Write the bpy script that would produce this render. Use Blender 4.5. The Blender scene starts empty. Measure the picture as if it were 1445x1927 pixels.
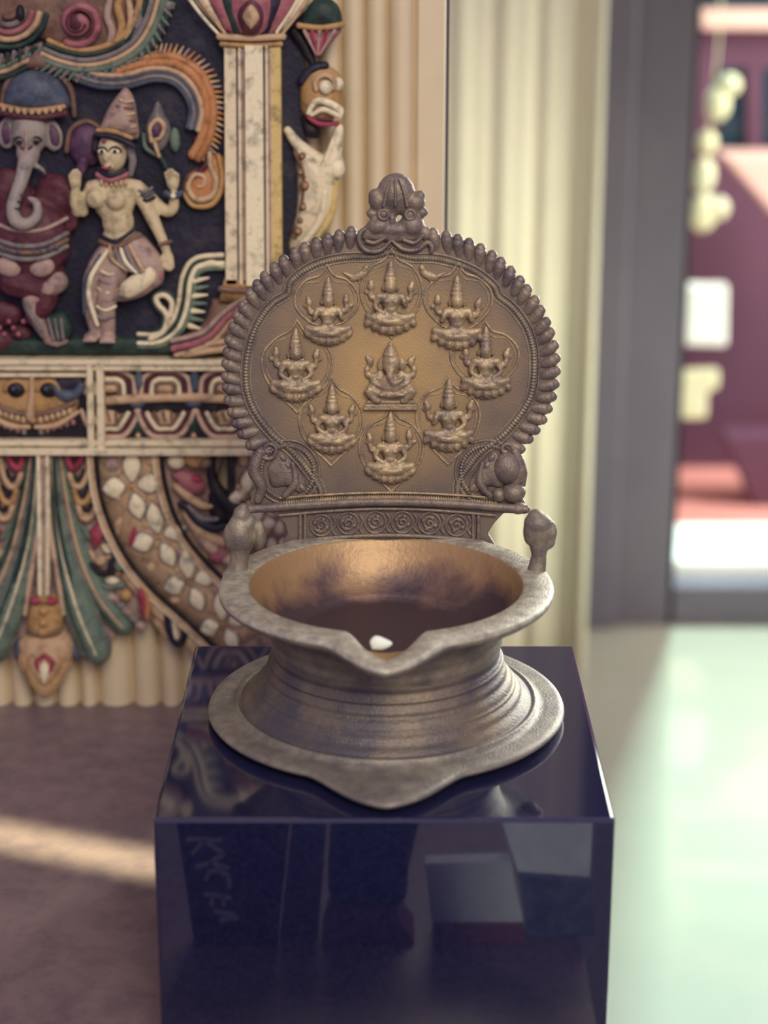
import bpy, bmesh, math, random
from mathutils import Vector, Matrix, Quaternion
random.seed(7)
C = bpy.context.scene.collection
scene = bpy.context.scene
PI = math.pi

# ------------------------------------------------------------------ camera, world, lights, exposure
FPX = 3650.0
PITCH = math.radians(18.1)
CAM = Vector((0.0, -1.0255, 0.4633))
cd = bpy.data.cameras.new('camera'); cam = bpy.data.objects.new('camera', cd); C.objects.link(cam)
cam.location = CAM
cam.rotation_euler = (PI / 2 - PITCH, 0, 0)
cd.sensor_fit = 'VERTICAL'; cd.sensor_height = 36.0; cd.lens = FPX / 1927 * 36.0
cd.clip_start = 0.05
cd.dof.use_dof = True; cd.dof.focus_distance = 1.165; cd.dof.aperture_fstop = 4.6
scene.camera = cam
vs = scene.view_settings
vs.view_transform = 'Standard'; vs.look = 'None'; vs.exposure = 0.0; vs.gamma = 1.0; vs.use_curve_mapping = False
scene.cycles.max_bounces = 6

w = bpy.data.worlds.new('world'); scene.world = w; w.use_nodes = True
bg = w.node_tree.nodes['Background']
bg.inputs[0].default_value = (0.70, 0.58, 0.86, 1); bg.inputs[1].default_value = 0.44

def area(name, loc, target, sx, sy, power, col, spread=180):
    l = bpy.data.lights.new(name, 'AREA'); l.shape = 'RECTANGLE'; l.size = sx; l.size_y = sy
    l.energy = power; l.color = col; l.spread = math.radians(spread)
    o = bpy.data.objects.new(name, l); C.objects.link(o); o.location = loc
    o.rotation_euler = (Vector(target) - Vector(loc)).to_track_quat('-Z', 'Y').to_euler()
    return o
area('window_daylight', (0.34, -1.25, 1.1), (0.02, 0.25, 0.12), 0.9, 0.9, 2.75, (1.0, 0.91, 0.74), 50)  # unseen soft key added to light lamp and panel from the front
area('door_daylight', (1.15, 1.75, 0.55), (0.05, 0.1, 0.2), 0.8, 1.1, 13.0, (0.95, 1.0, 0.86), 110)
area('floor_side_daylight', (1.25, 1.15, -0.45), (0.25, 1.97, -0.30), 0.3, 0.3, 4.2, (1.0, 0.96, 0.80), 90)  # low fill added in place of floor bounce, for curtain and door frame
area('terrace_daylight', (1.5, 2.62, 2.2), (0.9, 2.8, -0.7), 0.8, 0.5, 24.0, (1.0, 0.95, 0.88))
area('porch_daylight', (1.75, 2.32, 0.5), (0.55, 2.55, 0.05), 0.5, 0.8, 46.0, (1.0, 1.0, 0.92))  # added lamp outside the door, brightening lanterns, shells and doorstep
area('sky_through_door', (0.66, 2.85, 1.9), (0.62, 1.2, -0.75), 0.12, 0.12, 30.0, (0.62, 1.0, 0.95), 52)
streak = area('slit_daylight', (-0.205, -0.15, 0.9), (-0.205, 0.112, -0.14), 0.17, 0.014, 0.055, (1.0, 1.0, 0.55), 3)  # narrow lamp added overhead to cast the light streak on the ledge
streak.rotation_euler.rotate_axis('Z', math.radians(-20))

# ------------------------------------------------------------------ pixel rays onto real depths
cp, sp = math.cos(PITCH), math.sin(PITCH)
FWD = Vector((0, cp, -sp)); UP = Vector((0, sp, cp)); RT = Vector((1, 0, 0))
def ray(px, py): return FWD + RT * ((px - 722.5) / FPX) - UP * ((py - 963.5) / FPX)
def onY(px, py, Y):
    d = ray(px, py); return CAM + d * ((Y - CAM.y) / d.y)
def onZ(px, py, Z):
    d = ray(px, py); return CAM + d * ((Z - CAM.z) / d.z)
class Plane:
    """a vertical plane at depth Y that relief is carved out of; k = metres per pixel there"""
    def __init__(s, Y, py=700):
        s.Y = Y; d = ray(722, py); s.k = (Y - CAM.y) / d.y / FPX
    def pt(s, px, py, d=0.0):
        p = onY(px, py, s.Y); p.y -= d * s.k; return p

# ------------------------------------------------------------------ materials
def lin(c):
    r = []
    for v in c:
        v = v / 255.0
        r.append(v / 12.92 if v <= 0.04045 else ((v + 0.055) / 1.055) ** 2.4)
    return (*r, 1)
def mat(name, col, col2=None, rough=0.6, metal=0.0, scale=40.0, spec=0.5, bump=0.0, bscale=200.0, lo=0.4, hi=0.65, coat=0.0):
    m = bpy.data.materials.new(name); m.use_nodes = True
    nt = m.node_tree; b = nt.nodes['Principled BSDF']
    b.inputs['Roughness'].default_value = rough; b.inputs['Metallic'].default_value = metal
    b.inputs['Specular IOR Level'].default_value = spec; b.inputs['Coat Weight'].default_value = coat
    tc = nt.nodes.new('ShaderNodeTexCoord')
    if col2 is not None:
        n = nt.nodes.new('ShaderNodeTexNoise'); n.inputs['Scale'].default_value = scale; n.inputs['Detail'].default_value = 6
        n.inputs['Roughness'].default_value = 0.65
        r = nt.nodes.new('ShaderNodeValToRGB')
        r.color_ramp.elements[0].position = lo; r.color_ramp.elements[0].color = lin(col)
        r.color_ramp.elements[1].position = hi; r.color_ramp.elements[1].color = lin(col2)
        nt.links.new(tc.outputs['Object'], n.inputs['Vector']); nt.links.new(n.outputs['Fac'], r.inputs['Fac'])
        nt.links.new(r.outputs['Color'], b.inputs['Base Color'])
    else:
        b.inputs['Base Color'].default_value = lin(col)
    if bump:
        n2 = nt.nodes.new('ShaderNodeTexNoise'); n2.inputs['Scale'].default_value = bscale; n2.inputs['Detail'].default_value = 4
        bp = nt.nodes.new('ShaderNodeBump'); bp.inputs['Strength'].default_value = bump; bp.inputs['Distance'].default_value = 0.001
        nt.links.new(tc.outputs['Object'], n2.inputs['Vector']); nt.links.new(n2.outputs['Fac'], bp.inputs['Height'])
        nt.links.new(bp.outputs['Normal'], b.inputs['Normal'])
    return m
def paint(name, col, col2=None, scale=70):
    """old paint: base colour, dirt in blotches and rubbed-through pale patches"""
    mute = lambda c: tuple(int(v * 0.75 + 0.25 * (sum(c) / 3)) for v in c)
    col = mute(col); dirt = tuple(int(v * 0.62 + 8) for v in col)
    lum = sum(col) / 3; pale = tuple(int(v * 0.62 + p * 0.38 * (0.45 + 0.55 * lum / 200)) for v, p in zip(col, (222, 204, 170)))
    m = mat(name, dirt, pale, rough=0.55, scale=scale * 1.6, bump=0.5, bscale=300, lo=0.30, hi=0.74, spec=0.35)
    r = [n for n in m.node_tree.nodes if n.type == 'VALTORGB'][0]
    x = r.color_ramp.elements.new(0.5); x.color = lin(col)
    return m
M = {}
M['cream'] = paint('painted_cream', (232, 212, 172), (190, 166, 140))
M['ivory'] = paint('painted_ivory', (242, 226, 184), (205, 184, 152))
M['yellow'] = paint('painted_yellow', (222, 186, 104), (196, 158, 108))
M['gold'] = paint('painted_gold', (196, 142, 78), (150, 100, 72))
M['orange'] = paint('painted_orange', (206, 124, 66), (164, 92, 66))
M['tan'] = paint('painted_tan', (206, 162, 120), (176, 128, 108))
M['pinktan'] = paint('painted_pink_tan', (208, 166, 140), (176, 128, 124))
M['red'] = paint('painted_red', (178, 44, 76), (140, 48, 72))
M['rose'] = paint('painted_rose', (176, 88, 104), (140, 70, 92))
M['maroon'] = paint('painted_maroon', (98, 34, 54), (66, 28, 50))
M['purple'] = paint('painted_purple', (92, 52, 92), (60, 36, 66))
M['green'] = paint('painted_green', (98, 124, 108), (132, 138, 120))
M['dgreen'] = paint('painted_dark_green', (34, 62, 58), (62, 82, 70))
M['blue'] = paint('painted_blue', (72, 84, 112), (110, 112, 130))
M['navy'] = paint('painted_navy', (30, 28, 58), (42, 36, 62), 30)
M['grey'] = paint('painted_grey', (128, 116, 118), (96, 84, 92))
M['black'] = paint('painted_black', (26, 20, 34), (40, 32, 44))
M['skin'] = paint('painted_skin', (212, 188, 140), (176, 142, 120))
M['mauve'] = paint('painted_mauve', (178, 142, 132), (134, 98, 106))
M['brown'] = paint('painted_brown', (132, 92, 74), (92, 62, 66))
M['eleph'] = paint('painted_elephant_grey', (156, 142, 138), (116, 96, 106))

def brass(name, polished, patina, rough, lo, hi, scale, metal=0.85, centre=None):
    m = mat(name, patina, polished, rough=rough, metal=metal, scale=scale, lo=lo, hi=hi, bump=0.5, bscale=800)
    return m
M['brass'] = brass('aged_brass', (160, 148, 126), (114, 106, 104), 0.5, 0.36, 0.66, 60, 0.35)
M['brass_rim'] = brass('worn_brass_rim', (210, 206, 186), (140, 132, 122), 0.45, 0.32, 0.66, 130, 0.35)  # rim wear, with the sky highlight put into the paler colour
M['brass_flange'] = brass('worn_brass_flange', (158, 150, 136), (112, 106, 106), 0.45, 0.34, 0.68, 70, 0.35)
M['brass_foot'] = brass('aged_brass_turned', (142, 126, 104), (90, 86, 94), 0.46, 0.42, 0.74, 24, 0.4)
M['brass_relief'] = brass('rubbed_brass_relief', (182, 160, 126), (130, 116, 106), 0.48, 0.35, 0.6, 110, 0.35)
M['brass_dark'] = brass('dark_patina_brass', (146, 130, 114), (102, 92, 96), 0.5, 0.34, 0.66, 90, 0.35)
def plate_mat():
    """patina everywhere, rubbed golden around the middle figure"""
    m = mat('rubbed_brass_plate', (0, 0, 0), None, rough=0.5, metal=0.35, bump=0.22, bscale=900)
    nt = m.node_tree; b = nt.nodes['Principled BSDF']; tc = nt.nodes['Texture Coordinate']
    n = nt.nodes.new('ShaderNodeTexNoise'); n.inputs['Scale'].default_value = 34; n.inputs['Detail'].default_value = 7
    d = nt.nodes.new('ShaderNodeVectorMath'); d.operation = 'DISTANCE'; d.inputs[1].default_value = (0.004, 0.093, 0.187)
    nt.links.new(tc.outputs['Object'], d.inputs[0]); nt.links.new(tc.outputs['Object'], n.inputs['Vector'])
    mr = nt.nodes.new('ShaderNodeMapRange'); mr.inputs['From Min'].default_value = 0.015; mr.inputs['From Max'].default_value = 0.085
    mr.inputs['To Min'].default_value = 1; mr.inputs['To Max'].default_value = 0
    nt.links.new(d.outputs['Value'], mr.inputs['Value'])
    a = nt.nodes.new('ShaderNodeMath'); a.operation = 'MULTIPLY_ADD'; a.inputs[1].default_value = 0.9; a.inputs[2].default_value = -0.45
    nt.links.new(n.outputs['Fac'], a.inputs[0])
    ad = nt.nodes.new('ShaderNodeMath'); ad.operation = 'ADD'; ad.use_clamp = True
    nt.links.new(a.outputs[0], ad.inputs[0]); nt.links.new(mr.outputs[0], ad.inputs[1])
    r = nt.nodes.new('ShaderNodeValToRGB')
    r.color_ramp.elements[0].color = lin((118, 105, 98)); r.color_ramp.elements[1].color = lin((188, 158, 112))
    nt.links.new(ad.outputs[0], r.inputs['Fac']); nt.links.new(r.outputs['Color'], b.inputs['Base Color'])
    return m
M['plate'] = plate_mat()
def bowl_mat():
    """golden wall with a ragged burnt band above the soot-dark bottom"""
    m = mat('burnt_brass_interior', (0, 0, 0), None, rough=0.5, metal=0.4, bump=0.4, bscale=300)
    nt = m.node_tree; b = nt.nodes['Principled BSDF']; tc = nt.nodes['Texture Coordinate']
    n = nt.nodes.new('ShaderNodeTexNoise'); n.inputs['Scale'].default_value = 22; n.inputs['Detail'].default_value = 7
    s = nt.nodes.new('ShaderNodeSeparateXYZ')
    nt.links.new(tc.outputs['Object'], s.inputs[0]); nt.links.new(tc.outputs['Object'], n.inputs['Vector'])
    mr = nt.nodes.new('ShaderNodeMapRange'); mr.inputs['From Min'].default_value = 0.050; mr.inputs['From Max'].default_value = 0.080
    nt.links.new(s.outputs['Z'], mr.inputs['Value'])
    a = nt.nodes.new('ShaderNodeMath'); a.operation = 'MULTIPLY_ADD'; a.inputs[1].default_value = 2.0; a.inputs[2].default_value = -1.0
    nt.links.new(n.outputs['Fac'], a.inputs[0])
    ad = nt.nodes.new('ShaderNodeMath'); ad.operation = 'ADD'; ad.use_clamp = True
    nt.links.new(a.outputs[0], ad.inputs[0]); nt.links.new(mr.outputs[0], ad.inputs[1])
    r = nt.nodes.new('ShaderNodeValToRGB'); e = r.color_ramp.elements
    e[0].position = 0.18; e[0].color = lin((84, 70, 76)); e[1].position = 0.66; e[1].color = lin((174, 142, 106))
    x = e.new(0.36); x.color = lin((122, 96, 88))
    nt.links.new(ad.outputs[0], r.inputs['Fac']); nt.links.new(r.outputs['Color'], b.inputs['Base Color'])
    return m
M['bowl_in'] = bowl_mat()
M['granite'] = mat('polished_black_granite', (26, 28, 60), (36, 38, 70), rough=0.06, scale=420, spec=1.0, coat=0.0)
M['granite'].node_tree.nodes['Principled BSDF'].inputs['IOR'].default_value = 1.65
M['wall'] = mat('cream_wall_paint', (222, 204, 172), (214, 196, 166), rough=0.6, scale=14)
M['ledge'] = mat('warm_ledge_stone', (136, 115, 118), (116, 98, 106), rough=0.38, scale=60, bump=0.1, bscale=500)
M['floor'] = mat('polished_cream_floor', (146, 143, 128), (138, 137, 124), rough=0.16, scale=3, spec=0.9, coat=0.6)
M['curtain'] = mat('cream_curtain_cloth', (238, 232, 204), (232, 226, 198), rough=0.9, scale=5)
M['frame'] = mat('dark_door_frame', (92, 86, 96), (84, 80, 92), rough=0.5, scale=5)
M['gap'] = mat('dark_gap_strip', (28, 30, 52), None, rough=0.6)
M['redwall'] = mat('red_plaster', (100, 64, 84), (92, 60, 82), rough=0.8, scale=2)
M['salmon'] = mat('salmon_paving', (232, 160, 148), (222, 152, 140), rough=0.8, scale=2)
M['white'] = mat('white_paint', (240, 244, 234), None, rough=0.5)
M['shell'] = mat('pale_shell', (226, 220, 170), (206, 208, 180), rough=0.5, scale=9)
M['glassdark'] = mat('dark_teal_glass', (34, 58, 70), None, rough=0.1)
M['pinkstone'] = mat('pale_pink_stone', (236, 196, 180), None, rough=0.8)
M['inkblue'] = mat('ink_blue_cloth', (14, 30, 58), None, rough=0.8)
M['inkblack'] = mat('blue_black_board', (12, 16, 30), None, rough=0.7)
M['letter'] = mat('pale_lettering', (245, 246, 255), None, rough=0.6)
M['paper'] = mat('grey_white_paper', (226, 228, 236), (196, 198, 212), rough=0.7, scale=20)
M['clay'] = mat('red_brown_clay', (120, 66, 62), None, rough=0.7)
M['wickm'] = mat('white_cotton', (240, 248, 236), None, rough=0.8)  # white for the painted glint in the spout

# ------------------------------------------------------------------ mesh helpers
def catmull(pts, n):
    """resample a polyline of tuples smoothly to n points"""
    pts = [Vector(p) for p in pts]
    if len(pts) < 3: return [pts[0].lerp(pts[-1], i / (n - 1)) for i in range(n)]
    out = []; m = len(pts) - 1
    for i in range(n):
        t = i / (n - 1) * m; k = min(int(t), m - 1); u = t - k
        p0 = pts[max(k - 1, 0)]; p1 = pts[k]; p2 = pts[k + 1]; p3 = pts[min(k + 2, m)]
        out.append(0.5 * ((2 * p1) + (p2 - p0) * u + (2 * p0 - 5 * p1 + 4 * p2 - p3) * u * u + (3 * p1 - p0 - 3 * p2 + p3) * u ** 3))
    return out
class MB:
    def __init__(s): s.v = []; s.f = []; s.m = []; s.mats = []
    def mi(s, m):
        if m not in s.mats: s.mats.append(m)
        return s.mats.index(m)
    def add(s, vs_, fs_, m):
        o = len(s.v); i = s.mi(m); s.v += [tuple(x) for x in vs_]
        for f in fs_: s.f.append(tuple(a + o for a in f)); s.m.append(i)
    def ball(s, c, ax, m, seg=14, rg=9):
        """ellipsoid at c with three axis vectors"""
        V = []; F = []
        for i in range(rg + 1):
            th = PI * i / rg
            for j in range(seg):
                ph = 2 * PI * j / seg
                V.append(c + ax[0] * (math.sin(th) * math.cos(ph)) + ax[1] * (math.cos(th)) + ax[2] * (math.sin(th) * math.sin(ph)))
        for i in range(rg):
            for j in range(seg):
                j2 = (j + 1) % seg
                F.append((i * seg + j, i * seg + j2, (i + 1) * seg + j2, (i + 1) * seg + j))
        s.add(V, F, m)
    def box(s, lo, hi, m):
        x0, y0, z0 = lo; x1, y1, z1 = hi
        s.add([(x0,y0,z0),(x1,y0,z0),(x1,y1,z0),(x0,y1,z0),(x0,y0,z1),(x1,y0,z1),(x1,y1,z1),(x0,y1,z1)],
              [(3,2,1,0),(4,5,6,7),(0,1,5,4),(1,2,6,5),(2,3,7,6),(3,0,4,7)], m)
    def lathe(s, prof, m, seg=96, c=(0, 0), spout=None, mats=None):
        n = len(prof); V = []
        for j in range(seg):
            a = 2 * PI * j / seg - PI / 2
            dlt = abs((a + PI / 2 + PI) % (2 * PI) - PI)
            for i, p in enumerate(prof):
                r, z = p[0], p[1]
                if spout and len(p) > 2:
                    t = max(0.0, 1 - dlt / p[2][2]); q = t * t * (3 - 2 * t) * 0.6 + t * 0.4
                    r += p[2][0] * q; z += p[2][1] * q
                V.append((c[0] + r * math.cos(a), c[1] + r * math.sin(a), z))
        for j in range(seg):
            j2 = (j + 1) % seg
            for i in range(n - 1):
                s.add([], [], m)
        o = len(s.v); s.v += V
        for j in range(seg):
            j2 = (j + 1) % seg
            for i in range(n - 1):
                s.f.append((o + j * n + i, o + j2 * n + i, o + j2 * n + i + 1, o + j * n + i + 1))
                s.m.append(s.mi(mats[i] if mats else m))
    # ---- relief primitives in photo pixels on a Plane
    def ell(s, P, px, py, d, rx, ry, rd, m, rot=0, seg=14, rg=9):
        a = math.radians(rot); k = P.k
        X = Vector((math.cos(a), 0, -math.sin(a))) * rx * k; Z = Vector((math.sin(a), 0, math.cos(a))) * ry * k * 1.03
        s.ball(P.pt(px, py, d), (X, Z, Vector((0, -rd * k, 0))), m, seg, rg)
    def tube(s, P, pts, rad, m, d=0, flat=1.0, n=None, bead=None, seg=9, closed=False, off=0.0):
        """round-ended carved strand along pixel points; rad number or list; d depth number or list; off = sideways shift (number or list)"""
        n = n or max(8, 5 * len(pts))
        c = catmull([(p[0], p[1], 0) for p in pts], n)
        def interp(x, i):
            if not isinstance(x, (list, tuple)): return x
            t = i / (n - 1) * (len(x) - 1); k = min(int(t), len(x) - 2); return x[k] + (x[k + 1] - x[k]) * (t - k)
        V = []; F = []
        for i in range(n):
            if closed: tg = c[(i + 1) % (n - 1)] - c[(i - 1) % (n - 1)]
            else: tg = c[min(i + 1, n - 1)] - c[max(i - 1, 0)]
            tg = tg.normalized() if tg.length > 1e-9 else Vector((1, 0, 0))
            nx, ny = -tg.y, tg.x
            r = interp(rad, i); o = interp(off, i)
            if bead: r *= 1 + 0.38 * math.cos(2 * PI * i / bead)
            dd = interp(d, i)
            for j in range(seg):
                a = 2 * PI * j / seg
                V.append(P.pt(c[i].x + nx * (o + r * math.cos(a)), c[i].y + ny * (o + r * math.cos(a)), dd + r * flat * math.sin(a)))
        for i in range(n - 1):
            for j in range(seg):
                j2 = (j + 1) % seg
                F.append((i * seg + j, i * seg + j2, (i + 1) * seg + j2, (i + 1) * seg + j))
        s.add(V, F, m)
        if not closed:
            for i in (0, n - 1):
                r = interp(rad, i); o = interp(off, i)
                tg = (c[min(i + 1, n - 1)] - c[max(i - 1, 0)]); tg = tg.normalized() if tg.length > 1e-9 else Vector((1, 0, 0))
                if r > 0.6: s.ell(P, c[i].x - tg.y * o, c[i].y + tg.x * o, interp(d, i), r * .97, r * .97, r * flat * .97, m, seg=9, rg=6)
    def dome(s, P, pts, h, m, d=0, rings=5, smooth=True, n=36):
        """pillow-shaped carved boss from an outline in pixels"""
        pts = list(pts)
        if smooth:
            cl = catmull([(p[0], p[1], 0) for p in pts + pts[:1]], n + 1)[:-1]
        else: cl = [Vector((p[0], p[1], 0)) for p in pts]
        n = len(cl); cx = sum(p.x for p in cl) / n; cy = sum(p.y for p in cl) / n
        V = [P.pt(p.x, p.y, d - 4) for p in cl]; F = []
        for r in range(rings):
            t = r / rings; sc = 1 - t * t * 0.0 - t
            sc = math.cos(t * PI / 2) if r else 1.0
            hh = h * math.sin(t * PI / 2)
            V += [P.pt(cx + (p.x - cx) * sc, cy + (p.y - cy) * sc, d + hh) for p in cl]
        V.append(P.pt(cx, cy, d + h)); top = len(V) - 1
        for r in range(rings):
            for j in range(n):
                j2 = (j + 1) % n
                F.append((r * n + j, r * n + j2, (r + 1) * n + j2, (r + 1) * n + j))
        for j in range(n): F.append((rings * n + j, rings * n + (j + 1) % n, top))
        s.add(V, F, m)
    def slab(s, P, pts, d0, d1, m):
        """flat board with thickness, from depth d0 (back) to d1 (front), in pixels"""
        n = len(pts)
        V = [P.pt(p[0], p[1], d0) for p in pts] + [P.pt(p[0], p[1], d1) for p in pts]
        F = [tuple(range(n)), tuple(range(2 * n - 1, n - 1, -1))] + [(i, i + n, (i + 1) % n + n, (i + 1) % n) for i in range(n)]
        s.add(V, F, m)
    def build(s, name, parent=None, smooth=True, label=None, remesh=0, bevel=0, flatshade=False):
        me = bpy.data.meshes.new(name)
        me.from_pydata(s.v, [], s.f)
        for m in s.mats: me.materials.append(M[m])
        me.polygons.foreach_set('material_index', s.m)
        bm = bmesh.new(); bm.from_mesh(me)
        bmesh.ops.remove_doubles(bm, verts=bm.verts, dist=1e-6)
        bmesh.ops.recalc_face_normals(bm, faces=bm.faces); bm.to_mesh(me); bm.free()
        if smooth: me.shade_smooth()
        o = bpy.data.objects.new(name, me); C.objects.link(o)
        if parent is not None: o.parent = parent
        if label: o['label'] = label
        if remesh:
            md = o.modifiers.new('fuse', 'REMESH'); md.mode = 'VOXEL'; md.voxel_size = remesh; md.use_smooth_shade = True
            sm = o.modifiers.new('soften', 'SMOOTH'); sm.factor = 0.5; sm.iterations = 2
        if bevel:
            bv = o.modifiers.new('edge', 'BEVEL'); bv.width = bevel; bv.segments = 3; bv.limit_method = 'ANGLE'
        return o
def empty(name, label, cat, loc=(0, 0, 0), group=None):
    o = bpy.data.objects.new(name, None); C.objects.link(o); o.location = loc; o.empty_display_size = 0.05
    o['label'] = label; o['category'] = cat
    if group: o['group'] = group
    return o
def tag(o, label, cat, group=None):
    o['label'] = label; o['category'] = cat
    if group: o['group'] = group
    return o
def struct(o): o['kind'] = 'structure'; return o
def arc(cx, cy, r, a0, a1, n=14, ry=None):
    ry = ry or r
    return [(cx + r * math.cos(math.radians(a0 + (a1 - a0) * i / (n - 1))), cy + ry * math.sin(math.radians(a0 + (a1 - a0) * i / (n - 1)))) for i in range(n)]
def spiral(cx, cy, r0, r1, a0, turns, n=30):
    return [(cx + (r0 + (r1 - r0) * i / (n - 1)) * math.cos(math.radians(a0 + 360 * turns * i / (n - 1))),
             cy + (r0 + (r1 - r0) * i / (n - 1)) * math.sin(math.radians(a0 + 360 * turns * i / (n - 1)))) for i in range(n)]

# ------------------------------------------------------------------ setting
ZP, ZF, YW = -0.14, -0.75, 0.3485
b = MB(); b.box((-1.2, -1.6, ZP - 0.05), (0.1185, YW + 0.1, ZP), 'ledge'); struct(b.build('floor_ledge', smooth=False, bevel=0.002))
b = MB(); b.box((-3, -3, ZF - 0.1), (4, 2.25, ZF), 'floor'); struct(b.build('floor', smooth=False))
# reeded wall behind the carving
def wx(px, py=200): return onY(px, py, YW).x
gro = [-330 + 42 * i for i in range(8)] + [20, 62, 105, 150, 185, 250, 302, 342]
xs = [wx(g, 1280) for g in gro] + [wx(g) for g in (385, 428, 471, 514, 557, 600, 643, 687, 730, 779)]
prof = [(-1.2, 0.0), (xs[0], 0.0)]
for a, c in zip(xs[:-1], xs[1:]):
    for i in range(1, 10):
        t = i / 10; prof.append((a + (c - a) * (0.06 + 0.88 * t), -0.0075 * math.sin(PI * t) ** 0.6))
    prof.append((c, 0.003))
xe = wx(838)
prof += [(xs[-1] + 0.003, -0.002), (xe - 0.001, -0.002), (xe, 0.0)]
V = []; F = []
z0, z1 = ZP, 1.3
for x, y in prof: V += [(x, YW + y, z0), (x, YW + y, z1)]
n = len(prof)
F = [(2 * i, 2 * i + 2, 2 * i + 3, 2 * i + 1) for i in range(n - 1)]
V += [(xe, YW + 0.1, z0), (xe, YW + 0.1, z1), (-1.2, YW + 0.1, z0), (-1.2, YW + 0.1, z1)]
F += [(2 * n - 2, 2 * n, 2 * n + 1, 2 * n - 1), (2 * n, 2 * n + 2, 2 * n + 3, 2 * n + 1), (2 * n + 2, 0, 1, 2 * n + 3)]
F += [tuple(2 * i + 1 for i in range(n)) + (2 * n + 1, 2 * n + 3)]
b = MB(); b.add(V, F, 'wall'); struct(b.build('wall_back', smooth=False))
b = MB(); b.box((xe + 0.0002, YW + 0.004, ZP), (xe + 0.0022, YW + 0.09, 1.3), 'gap'); struct(b.build('trim_1', smooth=False))

# ------------------------------------------------------------------ far curtain, door, terrace
YC, YD = 1.86, 2.10
ccurt = MB(); x0 = onY(800, 600, YC).x; x1 = onY(1118, 600, YC).x; n = 120; V = []; F = []
for i in range(n + 1):
    t = i / n; x = x0 + (x1 - x0) * t
    y = YC + 0.004 * math.sin(t * 23) + 0.002 * math.sin(t * 51 + 1) - (0.03 if t > 0.965 else 0)
    V += [(x, y, ZF + 0.005), (x, y, 1.35)]
F = [(2 * i, 2 * i + 2, 2 * i + 3, 2 * i + 1) for i in range(n)]
ccurt.add(V, F, 'curtain')
o = ccurt.build('curtain'); sd = o.modifiers.new('cloth', 'SOLIDIFY'); sd.thickness = 0.004
tag(o, 'pale cream curtain hanging in soft folds beside the dark door frame', 'curtain')
xl = onY(1060, 600, YD).x; xo = onY(1283, 600, YD).x; zs = onY(1300, 1092, YD).z
b = MB(); b.box((xl, YD - 0.03, ZF), (xo, YD + 0.03, 1.35), 'frame'); b.box((xl, YD - 0.05, ZF), (xl + 0.5 * (xo - xl), YD - 0.03, 1.35), 'frame')
b.box((xo, YD - 0.03, ZF), (xo + 1.3, YD + 0.03, zs), 'frame'); b.box((xo, YD - 0.03, 1.2), (xo + 1.3, YD + 0.03, 1.35), 'frame')
b.box((xo + 1.3, YD - 0.03, ZF), (xo + 1.42, YD + 0.03, 1.35), 'frame')
fr = struct(b.build('door_1', smooth=False, bevel=0.004))
b = MB(); b.box((-1.5, YD - 0.03, ZF), (xl - 0.001, YD + 0.03, 1.35), 'wall'); struct(b.build('wall_far', smooth=False))
# terrace outside
YT = 3.0
b = MB(); b.box((-0.3, YD + 0.035, ZF - 0.1), (4, YT + 0.3, ZF), 'salmon'); struct(b.build('terrace_floor', smooth=False))
b = MB(); b.box((-0.3, YT, ZF), (4, YT + 0.2, 2.2), 'redwall'); struct(b.build('wall_outside', smooth=False))
PT = Plane(YT, 400)
def far_slab(name, pts, dep, m, Y=YT, label=None, cat=None):
    P = Plane(Y, 400); b = MB(); b.slab(P, pts, 0, dep / P.k, m); o = b.build(name, smooth=False, bevel=0.006)
    return tag(o, label, cat) if label else o
# white doorstep just past the threshold
b = MB(); p0 = onY(1252, 1094, YD + 0.05); p1 = onY(1252, 1035, YD + 0.05)
b.box((p0.x - 0.02, YD + 0.04, ZF), (p0.x + 1.3, YD + 0.24, p0.z + 0.045), 'white'); tag(b.build('doorstep', smooth=False, bevel=0.012), 'bright white doorstep running across the foot of the doorway', 'step')
wf = empty('house_window', 'dark teal window with a red centre bar in the red wall outside', 'window', PT.pt(1440, 275, 0))
def child(o, par): o.parent = par; o.matrix_parent_inverse = par.matrix_basis.inverted(); return o
b = MB(); b.slab(PT, [(1352, 128), (1560, 128), (1560, 275), (1352, 275)], -2, 3, 'glassdark'); child(b.build('pane', smooth=False), wf)
b = MB(); b.slab(PT, [(1404, 126), (1432, 126), (1432, 277), (1404, 277)], 1, 12, 'redwall'); child(b.build('mullion', smooth=False), wf)
far_slab('lintel', [(1310, 14), (1600, 14), (1600, 52), (1310, 52)], 0.06, 'pinkstone', YT, 'pale pink stone band across the red wall above the outside window', 'stone band')
far_slab('upper_window', [(1310, -80), (1600, -80), (1600, 9), (1310, 9)], 0.03, 'glassdark', YT, 'blue grey window strip above the pale pink stone band', 'window')
far_slab('awning', [(1342, 280), (1600, 280), (1600, 520), (1445, 398)], 0.12, 'pinkstone', YT - 0.15, 'pale pink slanting awning under the teal window outside', 'awning')
far_slab('garden_wall', [(1350, 800), (1650, 800), (1650, 1012), (1445, 1000), (1400, 920)], 0.08, 'redwall', 2.8, 'low dark red garden wall with a slanting end on the terrace', 'wall block')
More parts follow.
